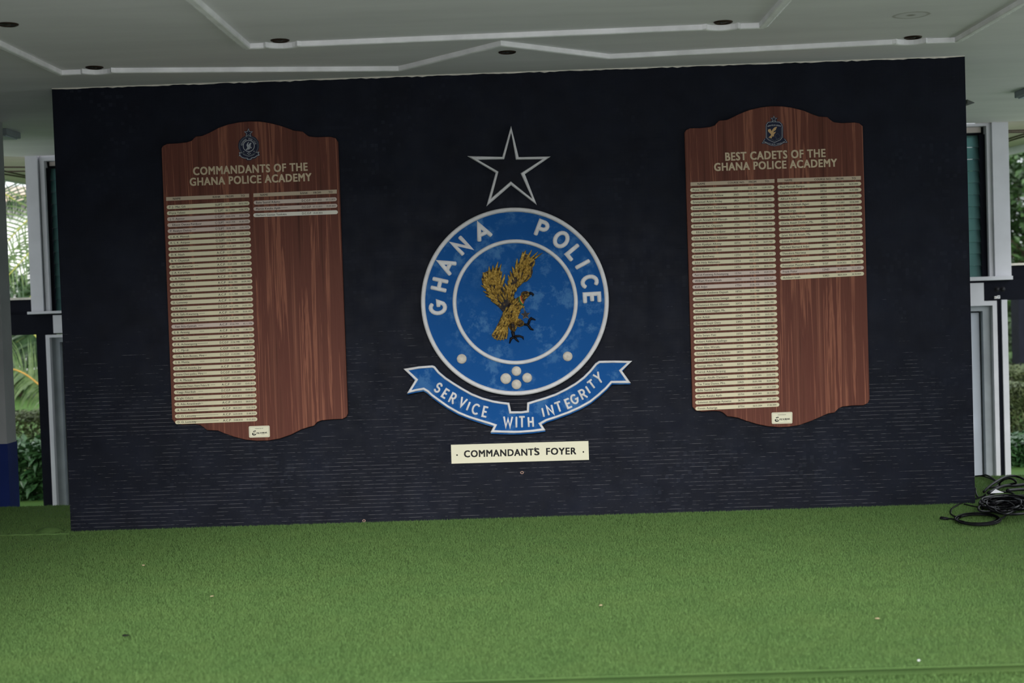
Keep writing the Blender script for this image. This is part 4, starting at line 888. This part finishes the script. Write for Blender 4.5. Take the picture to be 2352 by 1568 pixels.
# roof overhang beyond the pilasters with battens
def soffit(name, pts_px, battens, fascia):
    P = [at_z(a, b, HC + .002) for a, b in pts_px]; o = MB(); n = len(P)
    o.add([(p[0], p[1], HC - .002) for p in P] + [(p[0], p[1], HC + .3) for p in P], [list(range(n)), [n + k for k in range(n)][::-1]] + [(k, (k + 1) % n, n + (k + 1) % n, n + k) for k in range(n)])
    s = o.build(name, M['soffit']); struct(s, 'board soffit of the roof overhang')
    for a, b in battens:
        A, B = at_z(*a, HC), at_z(*b, HC); A[2] = B[2] = HC - .008; MB().tube([A, B], .009, 6).build('batten', M['brown'], s)
    A, B = at_z(*fascia[0], HC), at_z(*fascia[1], HC); d = (B - A); d = d / np.linalg.norm(d); A = A - d * 3.2; B = B + d * 1.2; nn = np.array([-d[1], d[0], 0]) * .03
    V = [A + nn, B + nn, B - nn, A - nn]; V = [(p[0], p[1], HC - fascia[2]) for p in V] + [(p[0], p[1], HC + .3) for p in V]
    MB().add(V, [(0, 1, 2, 3), (7, 6, 5, 4), (0, 4, 5, 1), (1, 5, 6, 2), (2, 6, 7, 3), (3, 7, 4, 0)]).build('fascia', M['wall'], s)
soffit('soffit_left', [(-250, 350), (140, 362.5), (140, 440), (63, 421.5), (0, 411), (-250, 370)], [((-60, 382), (63, 382)), ((15, 392), (70, 391)), ((0, 389), (72, 405)), ((-40, 390), (70, 408))], ((63, 421.5), (0, 411), .012))
soffit('soffit_right', [(2240, 282), (2600, 266), (2600, 290), (2352, 332.5), (2314, 342), (2240, 360)], [((2314, 298), (2400, 296)), ((2314, 302), (2400, 301)), ((2314, 318), (2400, 291)), ((2314, 323), (2400, 297))], ((2314, 341), (2352, 331.5), .085))
# surface lamps and a plain dark wedge under the ceiling
def box_lamp(px0, px1, py, label):
    a = at_z(px0, py, HC); b = at_z(px1, py, HC); t = thing('box_lamp', ((a[0] + b[0]) / 2, a[1], HC), label, 'ceiling lamp')
    MB().bbox(a[0], b[0], a[1] - .16, a[1] + .16, HC - .050, HC + .002, .008).build('housing', M['jamb'], t); MB().bbox(a[0] + .02, b[0] - .02, a[1] - .13, a[1] + .13, HC - .060, HC - .048, .005).build('diffuser', M['door'], t)
box_lamp(-60, 42, 303, 'flat bluish box lamp on the ceiling at far left above the white pilaster'); box_lamp(2345, 2440, 205, 'flat dark box lamp on the ceiling at the far right edge')
a = at_z(2238, 235, HC); b = at_z(2205, 236, HC); t = MB().add([(a[0], a[1], HC), (b[0], b[1] - .2, HC), (b[0], b[1] + .25, HC), (a[0], a[1], HC - .006), (b[0], b[1] - .2, HC - .035), (b[0], b[1] + .25, HC - .035)], [(0, 1, 2), (3, 5, 4), (0, 3, 4, 1), (1, 4, 5, 2), (2, 5, 3, 0)]).build('ceiling_bracket', M['knob'], loc=(a[0], a[1], HC))
tag(t, 'small dark wedge under the ceiling poking out past the wall\'s right edge', 'bracket')

# ------------------------------------------------------------------ cables on the turf at right
zc = Zp((2140, 1060), 9.222)
def path3(pts, zs, n=8, closed=False):
    P = [np.append(at_z(*p, z_)[:2], z_) for p, z_ in zip(zc(pts), zs)]; return smooth_path(P, n, closed)
t = thing('coiled_cable', tuple(at_z(2245, 1191, 0)), 'thin black cable coiled flat on the turf in front of the tangle', 'cable')
mb = MB()
for i in range(4):
    c0 = (985 + random.uniform(-25, 25), 1215 + random.uniform(-18, 18)); rx, ry = 455 + random.uniform(-50, 20), 105 + random.uniform(-14, 22)
    mb.tube(path3([(c0[0] + rx * math.cos(a) + random.uniform(-14, 14), c0[1] + ry * math.sin(a)) for a in np.linspace(0, 2 * math.pi, 13)[:-1]], [.008 + .005 * i + random.uniform(0, .004) for _ in range(12)], 6, True), .0052, 7, True)
mb.build('coil', M['cable'], t, True)
MB().tube(path3([(330, 1205), (450, 1215), (560, 1240), (700, 1275)], [.012, .014, .014, .018]), .0052, 7).tube(path3([(640, 1165), (500, 1160), (420, 1120), (400, 1070), (440, 985), (600, 895), (800, 815), (1060, 745), (1150, 690)], [.03, .012, .008, .008, .008, .008, .010, .03, .05]), .0055, 7).tube(path3([(1400, 1240), (1520, 1180), (1640, 1090), (1780, 1050)], [.012, .012, .014, .03]), .0055, 7).build('lead', M['cable'], t, True)
mb = MB(); mb.tube(path3([(195, 1195), (240, 1198), (300, 1203), (345, 1206)], [.014, .015, .014, .012]), [.011] * 12 + [.010] * 6 + [.009] * 7, 10).build('plug', M['cable'], t, True)
t = thing('cable_tangle', tuple(at_z(2320, 1150, 0)), 'big heap of tangled black cables on the turf by the wall\'s right corner', 'cable')
for j in range(16):
    cx_, cy_ = random.uniform(1420, 1800), random.uniform(760, 960); rx, ry = random.uniform(260, 560), random.uniform(80, 190); n = 9; ph = random.uniform(0, 6.28); tl = random.uniform(-.25, .25); zb = random.uniform(.008, .085)
    pts = []; zz = []
    for k in range(n):
        a = ph + 2 * math.pi * k / n; x_ = cx_ + rx * math.cos(a) * random.uniform(.85, 1.1); y_ = cy_ + ry * math.sin(a) * random.uniform(.8, 1.15) + tl * rx * math.cos(a)
        pts.append((max(x_, 1010), y_)); zz.append(max(.008, zb + .03 * math.sin(a * 2 + j)))
    MB().tube(path3(pts, zz, 6, True), random.choice((.0055, .0065, .008)), 7, True).build('loop', M['cable'], t, True)
MB().tube(path3([(925, 560), (930, 640), (960, 720), (1000, 765)], [.05, .03, .015, .01]), .006, 7).tube(path3([(1080, 880), (1065, 950), (1075, 1040)], [.05, .03, .008]), .006, 7).build('loose_end', M['cable'], t, True)
MB().tube(path3([(690, 900), (860, 940), (1040, 965), (1150, 930)], [.008, .008, .012, .04]), .0055, 7).build('loose_end', M['cable'], t, True)
MB().bbox(*[v for v in (at_z(*zc([(1150, 930)])[0], 0)[0], at_z(*zc([(1150, 930)])[0], 0)[0] + .07)], at_z(*zc([(1150, 930)])[0], 0)[1] - .03, at_z(*zc([(1150, 930)])[0], 0)[1] + .03, .006, .045, .008).build('connector', M['cable'], t)
t = thing('thick_cable', tuple(at_z(2320, 1110, 0)), 'thick black cable arching in high loops behind the tangled heap', 'cable')
MB().tube(path3([(1100, 640), (1200, 540), (1380, 410), (1560, 320), (1720, 300), (1860, 330), (2000, 400), (2150, 500)], [.03, .05, .06, .05, .04, .03, .02, .01]), .0085, 8).tube(path3([(1440, 500), (1440, 450), (1520, 380), (1640, 350), (1750, 390), (1785, 450), (1700, 470), (1500, 520), (1300, 640)], [.04, .06, .09, .1, .09, .06, .05, .04, .03]), .0075, 8).build('loop', M['cable'], t, True)
MB().tube(path3([(920, 310), (1060, 300), (1200, 340), (1330, 400), (1420, 470), (1350, 530), (1220, 555)], [.008, .010, .012, .02, .03, .03, .03]), .006, 8).tube(path3([(1060, 295), (1130, 280), (1230, 315), (1400, 430)], [.010, .03, .03, .03]), .006, 8).tube(path3([(1200, 660), (1500, 520), (1800, 500), (2100, 460)], [.05, .05, .03, .02]), .011, 8).tube(path3([(1600, 610), (1850, 590), (2150, 580)], [.06, .04, .02]), .011, 8).build('run', M['cable'], t, True)
c = at_z(*zc([(1380, 615)])[0], .075); tp = at_z(*zc([(1380, 552)])[0], .075)
V = [(c[0] - .047, c[1] - .01, .060), (c[0] + .045, c[1] - .01, .062), (c[0] - .002, c[1] + .02, .083), (c[0] - .047, c[1] - .008, .059), (c[0] + .045, c[1] - .008, .061), (c[0] - .002, c[1] + .022, .082)]
t = MB().add(V, [(0, 1, 2), (5, 4, 3), (0, 3, 4, 1), (1, 4, 5, 2), (2, 5, 3, 0)]).build('paper_tag', M['paper'], loc=tuple(c)); tag(t, 'small white triangular paper tag lying on the tangled cables', 'tag')

# bits of litter on the turf
for i, (px, py, lb, r) in enumerate(((330, 1298, 'tiny pale scrap on the turf below the left honours board', .008), (487, 1369, 'tiny tan scrap on the turf, lower left of the deck', .007), (1380, 1390, 'tiny brown scrap on the turf right of centre', .008), (2111, 1516, 'tiny white speck near the front edge at right', .005), (288, 1459, 'small dark scrap on the turf in the lower left corner', .012), (2015, 1420, 'tiny pale scrap on the turf below the right honours board', .007))):
    c = at_z(px, py, .012); V = []; n = 7
    for k in range(n): a = 2 * math.pi * k / n; q = r * random.uniform(.6, 1.1); V.append((c[0] + q * 1.5 * math.cos(a), c[1] + q * math.sin(a), .013 + random.uniform(0, .003)))
    V += [(v[0], v[1], v[2] - .003) for v in V]
    o = MB().add(V, [list(range(n)), [n + k for k in range(n)][::-1]] + [(k, n + k, n + (k + 1) % n, (k + 1) % n) for k in range(n)]).build('litter_scrap', M['ink'] if i == 4 else (M['paper'] if i == 3 else M['scrap']), loc=tuple(c)); tag(o, lb, 'litter')

# ------------------------------------------------------------------ planting and buildings outside
def leaf_cloud(n, sample, size, asp=.45, tilt=1.0):
    V = np.zeros((n, 6, 3)); Fc = []
    C = np.array([sample() for _ in range(n)]); az = rng.uniform(0, 2 * np.pi, n); el = rng.uniform(-.9, .7, n) * tilt; L = size * rng.uniform(.6, 1.2, n)
    D = np.stack([np.cos(az) * np.cos(el), np.sin(az) * np.cos(el), np.sin(el)], 1); S = np.cross(D, np.array([0, 0, 1.0])); S /= np.linalg.norm(S, axis=1)[:, None] + 1e-9
    rl = rng.uniform(-.8, .8, n); U = np.cross(S, D); S = S * np.cos(rl)[:, None] + U * np.sin(rl)[:, None]; U = np.cross(S, D); Lc = L[:, None]
    V[:, 0] = C; V[:, 1] = C + D * Lc * .45 + S * Lc * asp * .5 + U * Lc * .05; V[:, 2] = C + D * Lc - U * Lc * .12; V[:, 3] = C + D * Lc * .45 - S * Lc * asp * .5 + U * Lc * .05; V[:, 4] = C + D * Lc * .5 - U * Lc * .02; V[:, 5] = C + D * Lc * .2
    for i in range(n): b = i * 6; Fc += [(b, b + 1, b + 4), (b + 1, b + 2, b + 4), (b + 2, b + 3, b + 4), (b + 3, b, b + 4)]
    V[:, 5] = V[:, 0]
    return V.reshape(-1, 3), Fc
def box_hedge(name, x0, x1, y0, y1, z1, n, size, mat, label, cat, parent_stems=True, z0=GZ):
    t = thing(name, ((x0 + x1) / 2, (y0 + y1) / 2, z0), label, cat)
    def smp():
        p = [random.uniform(x0, x1), random.uniform(y0, y1), random.uniform(z0, z1)]; k = random.random()
        if k < .35: p[2] = z1 - abs(random.gauss(0, .04))
        elif k < .8: p[1] = y0 + abs(random.gauss(0, .06))
        return p
    V, Fc = leaf_cloud(n, smp, size); obj('foliage', V, Fc, M[mat], t)
    mb = MB()
    for _ in range(max(6, int((x1 - x0) * 5))):
        x, y = random.uniform(x0, x1), random.uniform(y0 + .1, y1); mb.tube([(x, y, z0), (x + random.uniform(-.1, .1), y, (z0 + z1) / 2), (x + random.uniform(-.2, .2), y, z1 - .06)], [.015, .012, .006], 5)
    mb.build('stems', M['bark'], t); return t
X = lambda px, py, y: at_y(px, py, y)[0]; Zf = lambda px, py, y: at_y(px, py, y)[2]
box_hedge('trimmed_hedge', X(-140, 960, 9.4), X(190, 960, 9.4), 9.4, 10.6, Zf(50, 948, 10.0), 9000, .075, 'hedge', 'low trimmed small-leaved hedge seen left of the black post', 'hedge')
box_hedge('leafy_shrub', X(-120, 1080, 6.2), X(170, 1080, 6.2), 6.2, 7.8, Zf(50, 1030, 6.6), 3200, .16, 'shrub', 'glossy broad-leaved green shrub at left between navy column base and black post', 'shrub')
box_hedge('trimmed_hedge', X(2290, 900, 9.6), X(2520, 900, 9.6), 9.6, 10.8, Zf(2338, 888, 9.6), 8000, .075, 'hedge', 'dark trimmed hedge at right beside the narrow white post', 'hedge')
box_hedge('trimmed_hedge', X(2280, 870, 13), X(2560, 870, 13), 13, 15, Zf(2338, 853, 13), 9000, .085, 'hedge', 'pale flat-topped hedge farther back at right, below the black column', 'hedge')
box_hedge('leafy_shrub', X(2290, 1050, 6.4), X(2460, 1050, 6.4), 6.4, 7.4, Zf(2338, 1015, 6.4), 1800, .12, 'shrub', 'low bright green flowering shrub at right edge above the cables', 'shrub')
# distant beds
struct(MB().box(-40, -3, 31.5, 36, GZ, GZ + .02).build('ground_path', M['soil']), 'bare soil strip beyond the left hedge')
struct(MB().box(4, 30, 20, 26, GZ, GZ + .02).build('ground_bed', M['soil']), 'bare soil beyond the right hedge')
# palms
def frond(parent, path, L, side, droop, mat, rmat, n=46, sx=(1, -1), wd=.024, r0=.018):
    P = smooth_path(path, 10); m_ = len(P); f = MB().tube(P, list(np.linspace(r0, .006, m_)), 6).build('frond', rmat, parent, True); V = []; Fc = []
    for i in range(n):
        t = (i + .5) / n; k = t * (m_ - 1); a = int(k); p = P[a] + (P[min(a + 1, m_ - 1)] - P[a]) * (k - a); d = P[min(a + 1, m_ - 1)] - P[max(a - 1, 0)]; d = d / np.linalg.norm(d)
        lat = np.cross(d, [0, 1, 0.0]); lat = lat / (np.linalg.norm(lat) + 1e-9)
        for s in sx:
            ln = L * math.sin(math.pi * (.12 + .8 * t)) * random.uniform(.85, 1.1); q = p.copy(); cur = d * .55 + lat * s * .75 + np.array([0, random.uniform(-.35, .35), 0]); cur = cur / np.linalg.norm(cur); w0 = wd * random.uniform(.8, 1.1); pr = None; seg = 5
            for g in range(seg + 1):
                ww = w0 * (1 - (g / seg) ** 2) * .5 + .001; sd_ = np.cross(cur, [0.3, 1, .2]); sd_ = sd_ / (np.linalg.norm(sd_) + 1e-9); V += [q - sd_ * ww, q + sd_ * ww]
                if g: b = len(V) - 4; Fc.append((b, b + 1, b + 3, b + 2))
                q = q + cur * ln / seg; cur = cur + np.array([0, 0, -droop * (.5 + g / seg)]); cur = cur / np.linalg.norm(cur)
    obj('leaflets', V, Fc, M[mat], f)
def pp(pts, y): return [at_y(a, b, y + i * .12) for i, (a, b) in enumerate(pts)]
crown = at_y(260, 440, 9.6)
pt = thing('coconut_palm', (crown[0], crown[1] + .5, GZ), 'tall coconut palm whose green fronds hang in the gap left of the white pilaster', 'palm tree')
MB().tube([(crown[0] - .1, crown[1] + .5, GZ), (crown[0] + .05, crown[1] + .5, 1.0), (crown[0], crown[1] + .3, crown[2])], [.17, .13, .12], 12).build('trunk', M['bark'], pt, True)
frond(pt, pp([(260, 440), (200, 448), (150, 470), (105, 478), (65, 505), (30, 540), (0, 578), (-40, 640)], 9.4), .7, 1, .14, 'palm', M['rachisg'], 34, (1, -1))
frond(pt, pp([(260, 440), (200, 448), (150, 475), (110, 520), (80, 565), (40, 610), (-10, 665)], 9.0), .6, 1, .30, 'palm', M['rachisg'], 36, (1, -1))
frond(pt, pp([(260, 440), (200, 448), (150, 465), (90, 455), (30, 448), (-40, 455)], 10.2), .6, 1, .10, 'palmd', M['rachisg'], 18)
frond(pt, pp([(260, 440), (200, 448), (150, 480), (120, 560), (90, 640), (50, 720), (0, 790)], 10.0), .75, 1, .18, 'palmd', M['rachisg'], 34)
frond(pt, pp([(-260, 380), (-150, 400), (-60, 430), (0, 440), (50, 470)], 10.0), .6, 1, .05, 'palmd', M['rachisg'], 30)
frond(pt, pp([(260, 445), (240, 560), (200, 640), (140, 700), (80, 730), (10, 760), (-40, 800)], 10.4), .7, 1, .28, 'palm', M['rachisg'], 34)
crown2 = at_y(140, 945, 8.4)
p2 = thing('coconut_palm', (crown2[0], crown2[1] + .3, GZ), 'young palm whose orange-stalked frond arches low in the gap below the black beam at left', 'palm tree')
MB().tube([(crown2[0], crown2[1] + .3, GZ), (crown2[0], crown2[1] + .2, crown2[2] + .02)], [.16, .1], 12).build('trunk', M['bark'], p2, True)
frond(p2, pp([(140, 945), (108, 900), (84, 878), (60, 860), (35, 849), (5, 847), (-40, 860)], 8.2), .55, 1, .5, 'palm', M['rachis'], 60, (1, -1), .022, .020)
frond(p2, pp([(150, 930), (130, 840), (90, 780), (50, 745), (0, 730), (-50, 750)], 8.6), .75, 1, .45, 'palmd', M['rachisg'], 54, (1, -1), .03)
frond(p2, pp([(150, 930), (150, 820), (120, 770), (70, 770), (30, 790)], 9.0), .7, 1, .4, 'palmd', M['rachisg'], 54)
# far white building at left
bt = thing('far_building', (X(-200, 500, 34), 36, GZ), 'white building with pale tiled roof far behind the palm at left', 'building')
xa, xb = X(-500, 500, 34), X(320, 500, 34); MB().box(xa, xb, 34, 42, GZ, Zf(30, 446, 34)).build('wall', M['render'], bt); MB().box(xa, xb, 33.7, 34.02, Zf(30, 491, 34), Zf(30, 475, 34)).build('band', M['band'], bt)
zt_, zp = Zf(30, 446, 33), Zf(30, 428, 38); V = [(xa - .5, 33, zt_), (xb + .5, 33, zt_), (xb + .5, 38, zp), (xa - .5, 38, zp), (xb + .5, 43, zt_), (xa - .5, 43, zt_)]
MB().add(V + [(v[0], v[1], v[2] - .2) for v in V], [(0, 1, 2, 3), (3, 2, 4, 5), (6, 9, 8, 7), (9, 11, 10, 8), (0, 6, 7, 1), (1, 7, 8, 2), (0, 3, 9, 6), (4, 10, 11, 5), (2, 8, 10, 4), (3, 5, 11, 9)]).build('roof', M['rooft'], bt)
# dark greenery far left below the beam and trees at right
def tree(name, c, r, zc_, n, size, mat, label, rz=None):
    t = thing(name, (c[0], c[1], GZ), label, 'tree'); rz = rz or r
    cl_ = [(random.gauss(0, .45), random.gauss(0, .45), random.gauss(0, .5)) for _ in range(26)]
    def smp():
        q = random.choice(cl_); v = np.array([random.gauss(0, .17), random.gauss(0, .17), random.gauss(0, .14)]) + np.array(q); return (c[0] + v[0] * r, c[1] + v[1] * r, zc_ + v[2] * rz)
    V, Fc = leaf_cloud(n, smp, size, .5); obj('foliage', V, Fc, M[mat], t)
    mb = MB(); mb.tube([(c[0], c[1], GZ), (c[0] + .1, c[1], zc_ * .5), (c[0], c[1], zc_)], [r * .07, r * .055, r * .03], 10)
    for q in cl_[:10]: mb.tube([(c[0], c[1], zc_ - rz * .4), (c[0] + q[0] * r, c[1] + q[1] * r, zc_ + q[2] * rz)], [r * .025, .01], 6)
    mb.build('trunk', M['bark'], t, True)
c = at_y(2360, 480, 19); tree('broadleaf_tree', c, 2.6, c[2], 9000, .22, 'tree', 'nearer leafy green tree at the far right beside the white pilaster', 2.2)
c = at_y(2420, 560, 36); tree('broadleaf_tree', c, 4.0, c[2] - .5, 9000, .30, 'tree', 'darker tree behind the near one at far right', 3.2)
c = at_y(2400, 770, 26); tree('broadleaf_tree', c, 2.2, c[2], 6000, .22, 'tree', 'dark low tree below the black beam at far right', 1.5)
c = at_y(30, 800, 26); tree('broadleaf_tree', (c[0], c[1]), 3.2, c[2] + .4, 8000, .25, 'tree', 'dark tree behind the hanging palm fronds at left', 1.6)
x0 = X(2341, 770, 15.5); struct(MB().box(x0, x0 + .5, 15.5, 15.9, GZ, Zf(2345, 676, 15.5)).build('column_far', M['black']), 'black column far back at the right edge')

bpy.data.objects.remove(_fobj)
